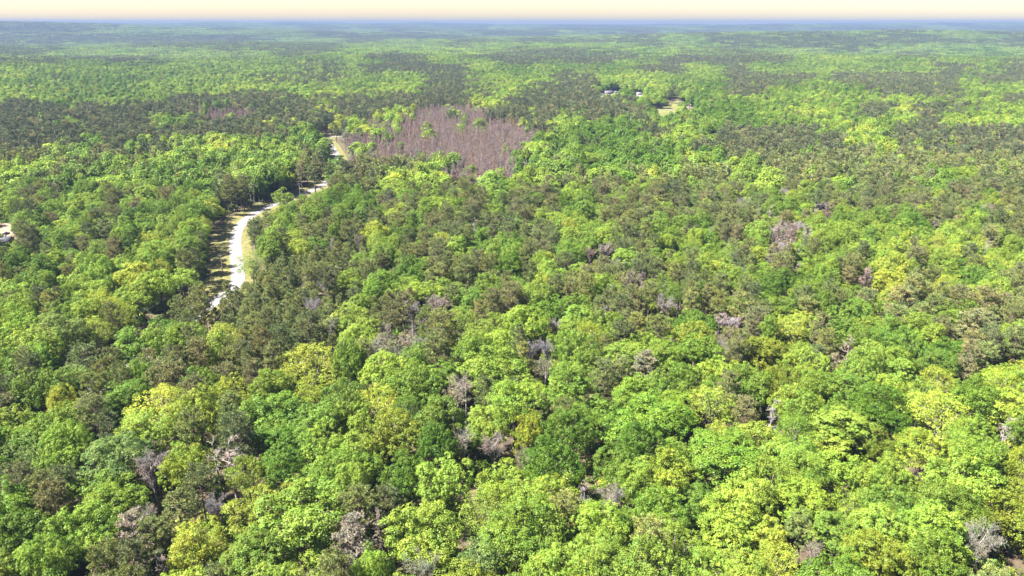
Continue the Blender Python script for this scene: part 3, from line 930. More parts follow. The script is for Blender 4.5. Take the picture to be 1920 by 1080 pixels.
# trees that stand out in the photograph: pixel of the crown's middle, crown width in pixels, kind, tint, height, label, short reference
MARK = [
 (815, 577, 56, 'bare', 'B', 16, 'large rounded leafless grey-mauve tree with curving pale limbs amid green crowns', 'the large rounded leafless tree'),
 (1025, 662, 38, 'bare', 'B', 17, 'narrow leafless mauve tree with a visible pale trunk between two lime crowns', 'the narrow mauve leafless tree'),
 (1365, 612, 56, 'bare', 'B', 16, 'dense round leafless purple-grey tree standing above dark pines', 'the round purple-grey leafless tree'),
 (1248, 574, 46, 'bare', 'B', 15, 'low flat leafless grey tree beside a dark round crown', 'the low flat grey leafless tree'),
 (286, 885, 66, 'bare', 'B', 18, 'tall pale-mauve leafless tree against bluish-green crowns', 'the tall pale-mauve leafless tree'),
 (407, 962, 52, 'bare', 'B', 16, 'greyish-mauve leafless tree below the dark grey-green pine', 'the greyish-mauve leafless tree'),
 (433, 858, 64, 'snag', 'W', 20, 'half-dead pine with crooked bone-white limbs over a dark gap', 'the bone-white crooked snag'),
 (853, 742, 52, 'snag', 'T', 22, 'tall dead pine with bare dark trunk and spreading grey limbs', 'the tall dark dead pine'),
 (873, 742, 34, 'snag', 'T', 20, 'slimmer dead pine close behind the tall dark dead pine', 'the slimmer dead pine'),
 (928, 842, 52, 'bare', 'B', 15, 'wispy pale-purple leafless tree among lime crowns', 'the wispy pale-purple tree'),
 (978, 872, 44, 'bare', 'T', 17, 'leafless grey tree with straight pale trunk below the domed lime tree', 'the straight-trunked grey tree'),
 (1090, 928, 34, 'snag', 'W', 18, 'slim white broken snag poking above olive crowns', 'the slim white broken snag'),
 (1843, 1030, 84, 'bare', 'T', 18, 'big tan-grey leafless tree with spreading brown twigs near the corner', 'the big tan-grey leafless tree'),
 (1447, 775, 34, 'snag', 'W', 17, 'small white-limbed snag in a dark gap between green crowns', 'the small white-limbed snag'),
 (1484, 442, 40, 'deadpine', 'U', 19, 'tallest of the cluster of mauve dead pines on the wooded slope', 'the tallest mauve dead pine'),
 (1513, 446, 36, 'deadpine', 'B', 18, 'greyer dead pine beside the tallest mauve dead pine', 'the greyer dead pine'),
 (1457, 442, 36, 'deadpine', 'U', 17, 'thin mauve dead pine before the olive pines of the slope', 'the thin mauve dead pine'),
 (1625, 530, 42, 'deadpine', 'R', 18, 'rusty-brown dead pine beside a yellow-green rounded crown', 'the rusty-brown dead pine'),
 (1550, 400, 24, 'deadpine', 'R', 18, 'narrow reddish dead pine standing beside a lime crown', 'the narrow reddish dead pine'),
 (1137, 472, 32, 'bare', 'B', 15, 'small rounded mauve leafless tree among pines', 'the small rounded mauve tree'),
 (1105, 480, 28, 'bare', 'U', 15, 'pinkish-brown leafless tree beside the small rounded mauve tree', 'the pinkish-brown leafless tree'),
 (1185, 538, 42, 'pine', 'T', 20, 'dying tan-grey pine with thin flat-topped crown', 'the dying tan-grey pine'),
 (660, 1010, 82, 'pine', 'T', 20, 'grey dying pine with pale lower limbs over a brown gap', 'the grey dying pine'),
 (247, 1000, 84, 'pine', 'T', 19, 'wide greyish-brown pine with thin needles and visible limbs', 'the wide greyish-brown pine'),
 (288, 1012, 56, 'pine', 'Pl', 18, 'thin light-olive pine overlapping the wide greyish-brown pine', 'the thin light-olive pine'),
 (303, 1062, 40, 'snag', 'W', 15, 'pale forked snag at the bottom beside lime crowns', 'the pale forked snag'),
 (1443, 402, 20, 'snag', 'W', 19, 'thin bare snag with pale trunk above dark pines', 'the thin pale-trunked snag'),
 (1753, 420, 22, 'snag', 'W', 18, 'pale branching snag amid olive pines high on the slope', 'the pale branching snag'),
 (1590, 648, 40, 'snag', 'W', 16, 'pale grey snag with arching limbs over deep green shade', 'the pale arching snag'),
 (1520, 1046, 40, 'bare', 'T', 14, 'thin twiggy leafless sapling in a dark hollow at the bottom', 'the thin twiggy sapling'),
 (1883, 812, 40, 'snag', 'W', 17, 'small grey snag showing between green crowns near the edge', 'the small grey edge snag'),
 (1853, 397, 34, 'bare', 'U', 15, 'flat-topped mauve leafless tree beside a lime crown', 'the flat-topped mauve tree'),
 (1043, 617, 30, 'bare', 'B', 14, 'small sprawling leafless mauve tree tucked between lime crowns', 'the small sprawling mauve tree'),
 (730, 578, 38, 'pine', 'Pb', 23, 'tall brownish pine with long bare trunk, first of a close pair', 'the first long-trunked brown pine'),
 (757, 582, 42, 'pine', 'Pb', 23, 'tall brownish pine with bent trunk, the nearer of a close pair', 'the bent-trunked brown pine'),
 (957, 562, 42, 'pine', 'Pb', 22, 'brownish pine with a forked bare trunk rising above round green crowns', 'the fork-trunked brown pine'),
 (1098, 542, 34, 'pine', 'Pl', 22, 'slim light-olive pine with straight dark trunk above lime crowns', 'the slim straight light-olive pine'),
 (832, 615, 62, 'pine', 'P', 21, 'broad see-through olive pine just below the large rounded leafless tree', 'the broad see-through olive pine'),
 (720, 662, 58, 'feathery', 'T', 16, 'domed olive-tan tree in thin new leaf', 'the domed olive-tan tree'),
 (1210, 690, 60, 'pine', 'T', 19, 'domed tan-olive pine among the lime crowns', 'the domed tan-olive pine'),
 (698, 507, 15, 'deadpine', 'RO', 12, 'small orange dead sapling among young olive pines', 'the small orange sapling'),
 (775, 513, 58, 'oak', 'K', 18, 'compact round dark green tree standing out among olive pines', 'the compact round dark tree'),
 (955, 507, 46, 'oak', 'K', 19, 'dark green tree with a pointed crown among pines', 'the pointed dark green tree'),
 (905, 447, 28, 'oak', 'D', 16, 'small round green tree ringed by olive pines', 'the small ringed round tree'),
 (583, 690, 112, 'feathery', 'Y', 17, 'wide pale yellow-green feathery tree, the palest crown of the left slope', 'the wide pale feathery tree'),
 (302, 772, 105, 'feathery', 'Y', 17, 'wide cream-yellow feathery tree behind a bright green crown', 'the cream-yellow feathery tree'),
 (278, 815, 104, 'oak', 'L', 17, 'bright green bumpy tree in front of the cream-yellow feathery tree', 'the bright bumpy tree'),
 (1493, 622, 82, 'feathery', 'Y', 18, 'airy mustard-yellow tree with a pale trunk and open crown', 'the airy mustard-yellow tree'),
 (1670, 535, 60, 'oak', 'Y', 17, 'rounded yellow-lime tree beside the rusty-brown dead pine', 'the rounded yellow-lime tree'),
 (560, 473, 40, 'oak', 'Y', 15, 'round yellow-lime tree alone among the young olive pines', 'the lone yellow-lime tree'),
 (985, 822, 52, 'oak', 'Y', 18, 'narrow domed lime tree brighter than everything round it', 'the narrow domed lime tree'),
 (820, 842, 62, 'oak', 'K', 17, 'dense dark green egg-shaped tree next to a black gap', 'the dark egg-shaped tree'),
 (760, 902, 90, 'oak', 'K', 17, 'mid-dark green billowing tree in front of the olive-yellow dome', 'the mid-dark billowing tree'),
 (735, 822, 90, 'oak', 'O', 17, 'smooth olive-yellow domed tree', 'the smooth olive-yellow dome'),
 (1075, 822, 98, 'oak', 'K', 20, 'tall deep green tree with a dark trunk under its crown', 'the tall deep green tree'),
 (1217, 800, 126, 'oak', 'D', 19, 'very broad deep green dome made of many small tufts', 'the very broad green dome'),
 (793, 1010, 130, 'oak', 'L', 19, 'big yellowish-lime billowing tree at the bottom', 'the big yellowish-lime billow'),
 (985, 1000, 140, 'oak', 'D', 20, 'biggest mid green crown at the bottom middle', 'the biggest mid green crown'),
 (1357, 865, 130, 'oak', 'D', 19, 'broad rounded mid green tree on the lower slope with tufted crown', 'the broad tufted green tree'),
 (1757, 790, 118, 'feathery', 'Y', 18, 'golden yellow airy tree with visible pale branches', 'the golden airy tree'),
 (1645, 768, 108, 'oak', 'K', 19, 'dark green heavy-crowned tree beside the golden airy tree', 'the dark heavy-crowned tree'),
 (1447, 1018, 62, 'oak', 'Y', 17, 'conical bright yellow-lime tree near the bottom', 'the conical yellow-lime tree'),
 (1507, 1000, 46, 'oak', 'G', 15, 'small bluish-green round tree beside the conical yellow-lime tree', 'the small bluish round tree'),
 (1728, 858, 100, 'oak', 'Y', 17, 'wide yellow-lime spreading tree under the golden airy tree', 'the wide yellow-lime spreader'),
 (1645, 848, 60, 'oak', 'O', 16, 'olive-yellow rounded tree below the dark heavy-crowned tree', 'the olive-yellow rounded tree'),
 (1332, 770, 84, 'feathery', 'Y', 18, 'loose yellow-green tree with open crown beside a small brown pine', 'the loose yellow-green tree'),
 (1402, 782, 46, 'pine', 'Pb', 19, 'small brown pine beside the loose yellow-green tree', 'the small brown pine'),
 (340, 890, 78, 'oak', 'O', 18, 'tall olive-gold tree beside the tall pale-mauve leafless tree', 'the tall olive-gold tree'),
 (375, 912, 66, 'pine', 'Pd', 19, 'dark grey-green dense pine in front of the tall olive-gold tree', 'the dark grey-green pine'),
 (466, 908, 78, 'oak', 'O', 16, 'olive-gold low spreading tree with mustard tips', 'the low olive-gold tree'),
 (217, 868, 110, 'oak', 'G', 18, 'broad bluish-green tree with an open crown', 'the broad bluish-green tree'),
 (43, 866, 82, 'feathery', 'G', 16, 'grey-green fuzzy tree at the edge of the picture', 'the grey-green fuzzy tree'),
 (560, 980, 150, 'oak', 'L', 20, 'largest bright lime crown of the lower slope, covered in curling tufts', 'the largest bright lime crown'),
 (380, 1032, 100, 'oak', 'Y', 17, 'yellow-lime billowing tree at the bottom beside a pale snag', 'the yellow-lime billow'),
 (533, 890, 76, 'oak', 'K', 17, 'dark leafy tree behind the largest bright lime crown', 'the dark leafy tree'),
 (515, 792, 118, 'oak', 'D', 19, 'huge lumpy mid green tree beside a black gap of tall trunks', 'the huge lumpy green tree'),
 (360, 805, 52, 'pine', 'Pl', 19, 'rounded light-olive pine with its limbs showing through', 'the rounded light-olive pine'),
 (433, 770, 60, 'pine', 'P', 20, 'dull olive pine rising over pale green crowns', 'the dull olive pine'),
 (983, 612, 76, 'oak', 'L', 18, 'tall bright green domed tree beside the fork-trunked brown pine', 'the tall bright dome'),
 (920, 695, 100, 'oak', 'L', 18, 'wide pale lime tree in full leaf in the middle of the forest', 'the wide pale lime tree'),
 (1467, 536, 54, 'oak', 'K', 18, 'deep bluish-green tree above mid green crowns', 'the deep bluish-green tree'),
 (1113, 300, 50, 'oak', 'L', 18, 'bright round tree on the edge of a deep dark hollow', 'the bright hollow-edge tree'),
 (1057, 214, 28, 'oak', 'L', 18, 'bright green round tree at the edge of the dark pines', 'the pine-edge green tree'),
 (1330, 303, 46, 'oak', 'L', 19, 'large round bright tree with shaded flank beside olive pines', 'the large shaded-flank tree'),
 (1807, 332, 64, 'oak', 'L', 18, 'bright lime clump standing alone in the wide olive pine stand', 'the lone lime clump'),
 (1830, 612, 72, 'pine', 'Pb', 20, 'wide brownish pine crown on the right slope', 'the wide brownish pine'),
 (1843, 568, 54, 'pine', 'Pb', 20, 'domed brown-olive pine behind the wide brownish pine', 'the domed brown-olive pine'),
 (1688, 566, 62, 'pine', 'Pb', 20, 'layered brown-olive pine below the rounded yellow-lime tree', 'the layered brown-olive pine'),
 (480, 432, 32, 'pine', 'Pd', 20, 'dark roadside pine with tiered branches beside the pale road', 'the dark roadside pine'),
 (200, 432, 46, 'pine', 'Pd', 20, 'big dark pine among lime crowns left of the road', 'the big dark pine'),
 (367, 489, 26, 'pine', 'Pd', 19, 'dark narrow conical evergreen among lime crowns by the road', 'the dark narrow evergreen'),
 (167, 674, 62, 'pine', 'Pd', 19, 'fuzzy grey-green pine below the line of tall lime trees', 'the fuzzy grey-green pine'),
 (588, 324, 36, 'pine', 'Pd', 22, 'tall dark pine standing against the pale road bend', 'the tall road-bend pine'),
 (617, 322, 28, 'pine', 'Pd', 21, 'dark pine just beside the tall road-bend pine', 'the second road-bend pine'),
 (649, 316, 28, 'pine', 'Pd', 20, 'dark rounded pine on the far side of the road bend', 'the rounded road-bend pine'),
 (531, 373, 34, 'oak', 'L', 17, 'upright lime tree hiding part of the pale road', 'the upright roadside lime tree'),
 (636, 241, 18, 'oak', 'Y', 15, 'pale yellow-green tree at the top bend of the road', 'the pale top-bend tree'),
 (472, 497, 54, 'feathery', 'L', 15, 'pale lime tree leaning over the edge of the road', 'the pale tree over the road'),
 (1115, 167, 26, 'oak', 'L', 16, 'rounded lime tree beside the far grey-roofed house', 'the lime tree by the house'),
 (1261, 171, 19, 'pine', 'Pd', 25, 'tall lone pine with long bare trunk on the lawn', 'the tall lone lawn pine'),
 (1192, 200, 25, 'oak', 'D', 15, 'round green tree at the end of the lawn tree row', 'the first lawn tree'),
 (1207, 196, 22, 'oak', 'K', 15, 'dark spreading tree in the row beside the lawn', 'the dark lawn tree'),
 (1223, 191, 22, 'oak', 'L', 15, 'bright tree in the middle of the lawn tree row', 'the bright lawn tree'),
 (1241, 192, 20, 'oak', 'D', 14, 'green tree nearest the open lawn in the tree row', 'the green lawn-edge tree'),
 (1222, 207, 18, 'oak', 'D', 12, 'small round green tree in front of the pale lane', 'the small lane-side tree'),
 (1279, 198, 20, 'oak', 'D', 13, 'bushy green tree over the pale lane beyond the lawn', 'the bushy lane tree'),
]

trees = []      # dicts: x y z h d kind tint mark


def crown_box(t):
    u, v, zc = project(t['x'], t['y'], t['z'] + t['h'] * CRC[t['kind']])
    _, vt, _ = project(t['x'], t['y'], t['z'] + t['h'])
    return float(u), float(v), float(zc), float(vt)


for i, (u, v, wpx, kind, tint, h, lab, ref) in enumerate(MARK):
    x, y = at(u, v, h * CRC[kind])
    z = ground1(x, y)
    _, _, zc = project(x, y, z + h * CRC[kind])
    trees.append(dict(x=x, y=y, z=z, h=float(h), d=wpx * float(zc) / F, kind=kind, tint=tint, mark=i))

SHOWN_W = []
for u, v, hh in SHOWN:
    x, y = at(u, v, hh)
    SHOWN_W.append((u, v, float(project(x, y, hh)[2])))
SHOWN_W = np.array(SHOWN_W)
ROAD_SPARSE = ROAD


def road_dist(x, y):
    d = np.full(np.shape(x), 1e9)
    for p in ROAD_SPARSE[::2]:
        d = np.minimum(d, (x - p[0]) ** 2 + (y - p[1]) ** 2)
    return np.sqrt(d)


def road_near(x, y, d):
    """too near the road for a crown d wide? the tree line stands farther back on the left of the straight stretch"""
    x = np.asarray(x, float); y = np.asarray(y, float)
    best = np.full(x.shape, 1e9); side = np.zeros(x.shape); row = np.zeros(x.shape)
    for k in range(0, len(ROAD), 2):
        dx, dy = x - ROAD[k, 0], y - ROAD[k, 1]
        q = dx * dx + dy * dy
        m = q < best
        best[m] = q[m]; side[m] = (dx * -RN[k, 0] + dy * -RN[k, 1])[m]; row[m] = ROAD_V[k]
    # RN points to the right of travel (towards the viewer), so the picture's left is the positive side here
    left = np.where((row > 420) & (row < 548), 11.0, np.where((row > 338) & (row < 386), 15.0, 8.5))
    lim = np.where(side * LEFT_SIGN > 0, left, 6.6) + .42 * d
    return np.sqrt(best) < lim


ROAD_V = project(ROAD[:, 0], ROAD[:, 1], 0.0 * ROAD[:, 0])[1]
_k = int(np.argmin(np.abs(ROAD_V - 470)))
LEFT_SIGN = 1.0 if RN[_k, 0] > 0 else -1.0


def open_ground(x, y):
    bad = road_dist(x, y) < 9.0
    for poly in (LAWN, HOUSE_YARD, SIDE_YARD):
        bad |= inside(poly, x, y)
    for line, w in ((DRIVE, 5), (LANE, 5)):
        for p in line:
            bad |= (x - p[0]) ** 2 + (y - p[1]) ** 2 < w * w
    return bad


def covers_shown(x, y, z, h, d, crc):
    """would a tree here hide open ground that the photograph shows?"""
    u, v, zc = project(x, y, z + h * crc)
    _, vt, _ = project(x, y, z + h * .98)
    _, vb, _ = project(x, y, z + 1.0)
    ru = d * .5 * F / zc
    res = np.zeros(np.shape(x), bool)
    for su, sv, sz in SHOWN_W:
        res |= (zc < sz - 2) & (np.abs(u - su) < ru * .92 + 1.0) & (sv > vt - 1) & (sv < vb)
    return res


SUNLIT = ROAD[((ROAD_V > 254) & (ROAD_V < 302)) | ((ROAD_V > 338) & (ROAD_V < 390)) | ((ROAD_V > 424) & (ROAD_V < 470))]


def shades_road(x, y, h, d):
    """would this tree throw its shade on the stretches of road that lie in full sun?"""
    s = -sdir[:2] / np.linalg.norm(sdir[:2])
    reach = (h - 1.0) / math.tan(SUN_EL)
    res = np.zeros(np.shape(x), bool)
    for p in SUNLIT:
        dx, dy = p[0] - x, p[1] - y
        along = dx * s[0] + dy * s[1]
        lat = np.abs(dx * s[1] - dy * s[0])
        res |= (along > 0) & (along < reach) & (lat < .42 * d)
    return res


# near and middle trees: dart throwing with each tree's own crown width
CELL = 7.0
hashg = {}


def put(t):
    hashg.setdefault((int(t['x'] // CELL), int(t['y'] // CELL)), []).append(t)


def clash(x, y, d):
    cx, cy_ = int(x // CELL), int(y // CELL)
    for a in (-2, -1, 0, 1, 2):
        for b in (-2, -1, 0, 1, 2):
            for t in hashg.get((cx + a, cy_ + b), ()):
                m = (d + t['d']) * (.41 if t['mark'] is not None else .36)
                if (t['x'] - x) ** 2 + (t['y'] - y) ** 2 < m * m:
                    return True
    return False


for t in trees:
    put(t)

NEAR_Y = 470.0
step = 3.1
gx, gy = np.meshgrid(np.arange(-420, 421, step), np.arange(36, NEAR_Y, step))
gx = (gx + rng.uniform(-.5, .5, gx.shape) * step * 1.6).ravel()
gy = (gy + rng.uniform(-.5, .5, gy.shape) * step * 1.6).ravel()
keep = np.abs(gx) < .72 * gy + 55
gx, gy = gx[keep], gy[keep]
bad = open_ground(gx, gy)
gx, gy = gx[~bad], gy[~bad]
gz = ground(gx, gy)
gu, gv, gzc = project(gx, gy, gz + 14.5)
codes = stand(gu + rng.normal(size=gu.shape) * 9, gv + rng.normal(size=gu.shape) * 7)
order = rng.permutation(len(gx))
cand = []
for i in order:
    ch = chr(codes[i])
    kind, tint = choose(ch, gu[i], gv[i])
    (d0, d1), (h0, h1) = SIZE[kind]
    if kind == 'oak' and gy[i] < 300 and random.random() < .8:
        (d0, d1), (h0, h1) = (10.5, 15.5), (15, 21)
    cand.append((gx[i], gy[i], gz[i], random.uniform(h0, h1), random.uniform(d0, d1), kind, tint))
ca = np.array([(c[0], c[1], c[2], c[3], c[4], CRC[c[5]]) for c in cand])
hide = covers_shown(*ca.T) | road_near(ca[:, 0], ca[:, 1], ca[:, 4]) | shades_road(ca[:, 0], ca[:, 1], ca[:, 3], ca[:, 4])
_, cvt, czc = project(ca[:, 0], ca[:, 1], ca[:, 2] + ca[:, 3])
cuu, _, _ = project(ca[:, 0], ca[:, 1], ca[:, 2] + ca[:, 3] * ca[:, 5])
for t in [t for t in trees if t['mark'] is not None]:
    # keep the marked trees in view: nothing tall just in front of them
    mu_, mv_, mz_, mt_ = crown_box(t)
    ru_ = t['d'] * .5 * F / mz_
    hide |= (czc < mz_ - .5) & (czc > mz_ - 50) & (np.abs(cuu - mu_) < ru_ * .75 + ca[:, 4] * .5 * F / czc * .55) & (cvt < mv_ + (mv_ - mt_) * .05)
for c, hd in zip(cand, hide):
    if hd or clash(c[0], c[1], c[4]):
        continue
    t = dict(x=c[0], y=c[1], z=c[2], h=c[3], d=c[4], kind=c[5], tint=c[6], mark=None)
    trees.append(t)
    put(t)

# middle distance: a jittered grid, thinned where the crowns are wide
FAR_Y = 2350.0
mids = []
step = 5.9
yrows = np.arange(NEAR_Y, FAR_Y, step)
mx, my = [], []
for yy in yrows:
    xs = np.arange(-(.73 * yy + 60), .73 * yy + 60, step)
    mx.append(xs); my.append(np.full(xs.shape, yy))
mx, my = np.concatenate(mx), np.concatenate(my)
mx = mx + rng.uniform(-.5, .5, mx.shape) * step * 1.1
my = my + rng.uniform(-.5, .5, my.shape) * step * 1.1
keep = ~open_ground(mx, my) & ~inside(MEADOW, mx, my)
mx, my = mx[keep], my[keep]
mz = ground(mx, my)
mu, mv, mzc = project(mx, my, mz + 15.5)
wob = np.sin(mx / 23 + 1.9 * np.sin(my / 31)) + np.sin(my / 27 + 1.4 * np.sin(mx / 19) + 2)
wob2 = np.sin(mx / 29 + 1.3 * np.sin(my / 17) + 4) + np.sin(my / 37 + 1.6 * np.sin(mx / 33) + 1)
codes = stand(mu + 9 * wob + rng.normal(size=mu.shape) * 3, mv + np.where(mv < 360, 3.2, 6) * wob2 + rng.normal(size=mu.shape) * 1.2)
GROVE = np.sin(mx / 37 + 2 * np.sin(my / 53)) * np.sin(my / 41 + 1.7 * np.sin(mx / 61))
mk = []
for i in range(len(mx)):
    ch = chr(codes[i])
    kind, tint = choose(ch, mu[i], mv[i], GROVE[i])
    if kind in ('oak', 'feathery', 'bare') and random.random() > .50:
        continue
    if kind == 'pine' and random.random() > .82:
        continue
    (d0, d1), (h0, h1) = SIZE[kind]
    mk.append((mx[i], my[i], mz[i], random.uniform(h0, h1), random.uniform(d0, d1), kind, tint))
ma = np.array([(c[0], c[1], c[2], c[3], c[4], CRC[c[5]]) for c in mk])
nearmid = ma[:, 1] < 1500
hide = road_near(ma[:, 0], ma[:, 1], ma[:, 4]) | shades_road(ma[:, 0], ma[:, 1], ma[:, 3], ma[:, 4])
hide[nearmid] = covers_shown(*ma[nearmid].T)
marks = [t for t in trees if t['mark'] is not None and t['y'] > NEAR_Y - 15]
for t in marks:
    hide |= (ma[:, 0] - t['x']) ** 2 + (ma[:, 1] - t['y']) ** 2 < ((t['d'] + ma[:, 4]) * .40) ** 2
    # and keep the view of a marked tree open from the front
    u, v, zc, vt = crown_box(t)
    cu, cv, cz = project(ma[:, 0], ma[:, 1], ma[:, 2] + ma[:, 3])
    hide |= (cz < zc - 1) & (np.abs(cu - u) < t['d'] * .5 * F / zc * .7) & (cv < v) & (cz > zc - 90)
for c, hd in zip(mk, hide):
    if not hd:
        trees.append(dict(x=c[0], y=c[1], z=c[2], h=c[3], d=c[4], kind=c[5], tint=c[6], mark=None))

# ------------------------------------------------------------------ which trees show, and how large: a coarse picture of crowns, far to near
BUFW, BUFH, BS = 960, 540, 0.5
buf = np.full((BUFH, BUFW), -1, np.int32)
order = sorted((i for i, t in enumerate(trees) if t['y'] < 1400), key=lambda i: -trees[i]['y'])
for i in order:
    t = trees[i]
    u, v, zc, vt = crown_box(t)
    if zc < 5:
        continue
    ru = t['d'] * .5 * F / zc * BS
    rv = max(1.0, (v - vt) * BS)
    uc, vc = u * BS, v * BS
    x0, x1 = max(0, int(uc - ru)), min(BUFW, int(uc + ru) + 1)
    y0, y1 = max(0, int(vc - rv)), min(BUFH, int(vc + rv) + 1)
    if x1 <= x0 or y1 <= y0:
        continue
    yy, xx = np.mgrid[y0:y1, x0:x1]
    m = ((xx - uc) / ru) ** 2 + ((yy - vc) / rv) ** 2 < 1
    buf[y0:y1, x0:x1][m] = i
seen = np.bincount(buf[buf >= 0].ravel(), minlength=len(trees))
for i, t in enumerate(trees):
    t['seen'] = int(seen[i]) if i < len(seen) else 0

FAMILY = {'oak': 'broadleaf_tree', 'feathery': 'broadleaf_tree', 'pine': 'pine_tree', 'youngpine': 'pine_tree', 'bare': 'bare_tree', 'snag': 'bare_tree', 'deadpine': 'dead_pine_tree'}
CATEGORY = {'broadleaf_tree': 'broadleaf tree', 'pine_tree': 'pine', 'bare_tree': 'leafless tree', 'dead_pine_tree': 'dead pine'}
GROUP = {'broadleaf_tree': 'leafy crowns of the forest canopy', 'pine_tree': 'olive pines of the forest', 'bare_tree': 'leafless trees in the canopy', 'dead_pine_tree': 'dead pines standing in the forest'}
LIMIT = {'broadleaf_tree': 300, 'pine_tree': 300, 'bare_tree': 120, 'dead_pine_tree': 200}
by_family = {}
for t in trees:
    by_family.setdefault(FAMILY[t['kind']], []).append(t)
solo = []
for fam, ts in by_family.items():
    ts = [t for t in ts if t['mark'] is not None or t['seen'] > 3]
    ts.sort(key=lambda t: (t['mark'] is None, -t['seen']))
    for t in ts[:LIMIT[fam]]:
        t['solo'] = fam
        solo.append(t)


def pick_proto(kind, d, h, far=False):
    ps = PROTO[kind]
    w = [math.exp(-4 * abs(math.log((p['h'] / p['d']) / (h / d)))) for p in ps]
    return random.choices(range(len(ps)), w)[0]


def jitter_tint(t):
    c = np.array(TINT[t])
    k = random.uniform(.86, 1.16)
    return c * k * np.array([random.uniform(.92, 1.09), 1.0, random.uniform(.85, 1.15)])


# labels: the marked trees carry their own; every other tree is told by its look and by where it stands from one of them
MARK_UV = np.array([(m[0], m[1]) for m in MARK], float)
KIND_WORD = {'oak': 'tree', 'feathery': 'thin-leaved tree', 'pine': 'pine', 'youngpine': 'young pine', 'bare': 'leafless tree', 'snag': 'snag', 'deadpine': 'dead pine'}
ONES = ['', 'first', 'second', 'third', 'fourth', 'fifth', 'sixth', 'seventh', 'eighth', 'ninth']
ORD = ['nearest'] + ONES[2:] + ['tenth', 'eleventh', 'twelfth', 'thirteenth', 'fourteenth', 'fifteenth', 'sixteenth', 'seventeenth', 'eighteenth', 'nineteenth']
for tens, full in (('twentieth', 'twenty'), ('thirtieth', 'thirty'), ('fortieth', 'forty'), ('fiftieth', 'fifty')):
    ORD += [tens] + [f'{full}-{w}' for w in ONES[1:]]
pend = {}
for t in solo:
    t['proto'] = pick_proto(t['kind'], t['d'], t['h'])
    if t['mark'] is not None:
        t['label'] = MARK[t['mark']][6]
        continue
    u, v, zc, vt = crown_box(t)
    dd = np.hypot(MARK_UV[:, 0] - u, (MARK_UV[:, 1] - v) * 1.3)
    m = int(np.argmin(dd))
    du, dv = u - MARK_UV[m, 0], v - MARK_UV[m, 1]
    if abs(du) > abs(dv) * 1.2:
        side = 'to the left of' if du < 0 else 'to the right of'
    else:
        side = 'in front of' if dv > 0 else 'behind'
    look = f"{TONE[t['tint']]} {PROTO[t['kind']][t['proto']]['shape']} {KIND_WORD[t['kind']]}"
    pend.setdefault((look, side, m), []).append((float(dd[m]), t))
for (look, side, m), ts in pend.items():
    ts.sort(key=lambda p: p[0])
    for k, (_, t) in enumerate(ts):
        o = ORD[min(k, len(ORD) - 1)]
        t['label'] = f"{look}, {o} {side} {MARK[m][7]}" if len(ts) > 1 else f"{look} {side} {MARK[m][7]}"

for t in solo:
    fam = t['solo']
    p = PROTO[t['kind']][t['proto']]
    root = bpy.data.objects.new(fam, None)
    COL.objects.link(root)
    root.empty_display_size = 1.0
    root.location = (t['x'], t['y'], t['z'])
    root.rotation_euler = (random.gauss(0, .025), random.gauss(0, .025), random.uniform(0, 6.283))
    s, sz = t['d'] / p['d'], t['h'] / p['h']
    root.scale = (s, s, sz)
    tag(root, t['label'], CATEGORY[fam], GROUP[fam])
    link('trunk', p['trunk'], root)
    c = link('crown', p['crown'], root)
    c['tint'] = [float(q) for q in jitter_tint(t['tint'])]


# ------------------------------------------------------------------ the rest of the forest, past what one could count
SOURCES = {}


def source(me):
    if me.name not in SOURCES:
        SOURCES[me.name] = bpy.data.objects.new(me.name, me)      # never linked: only its mesh is used
    return SOURCES[me.name]


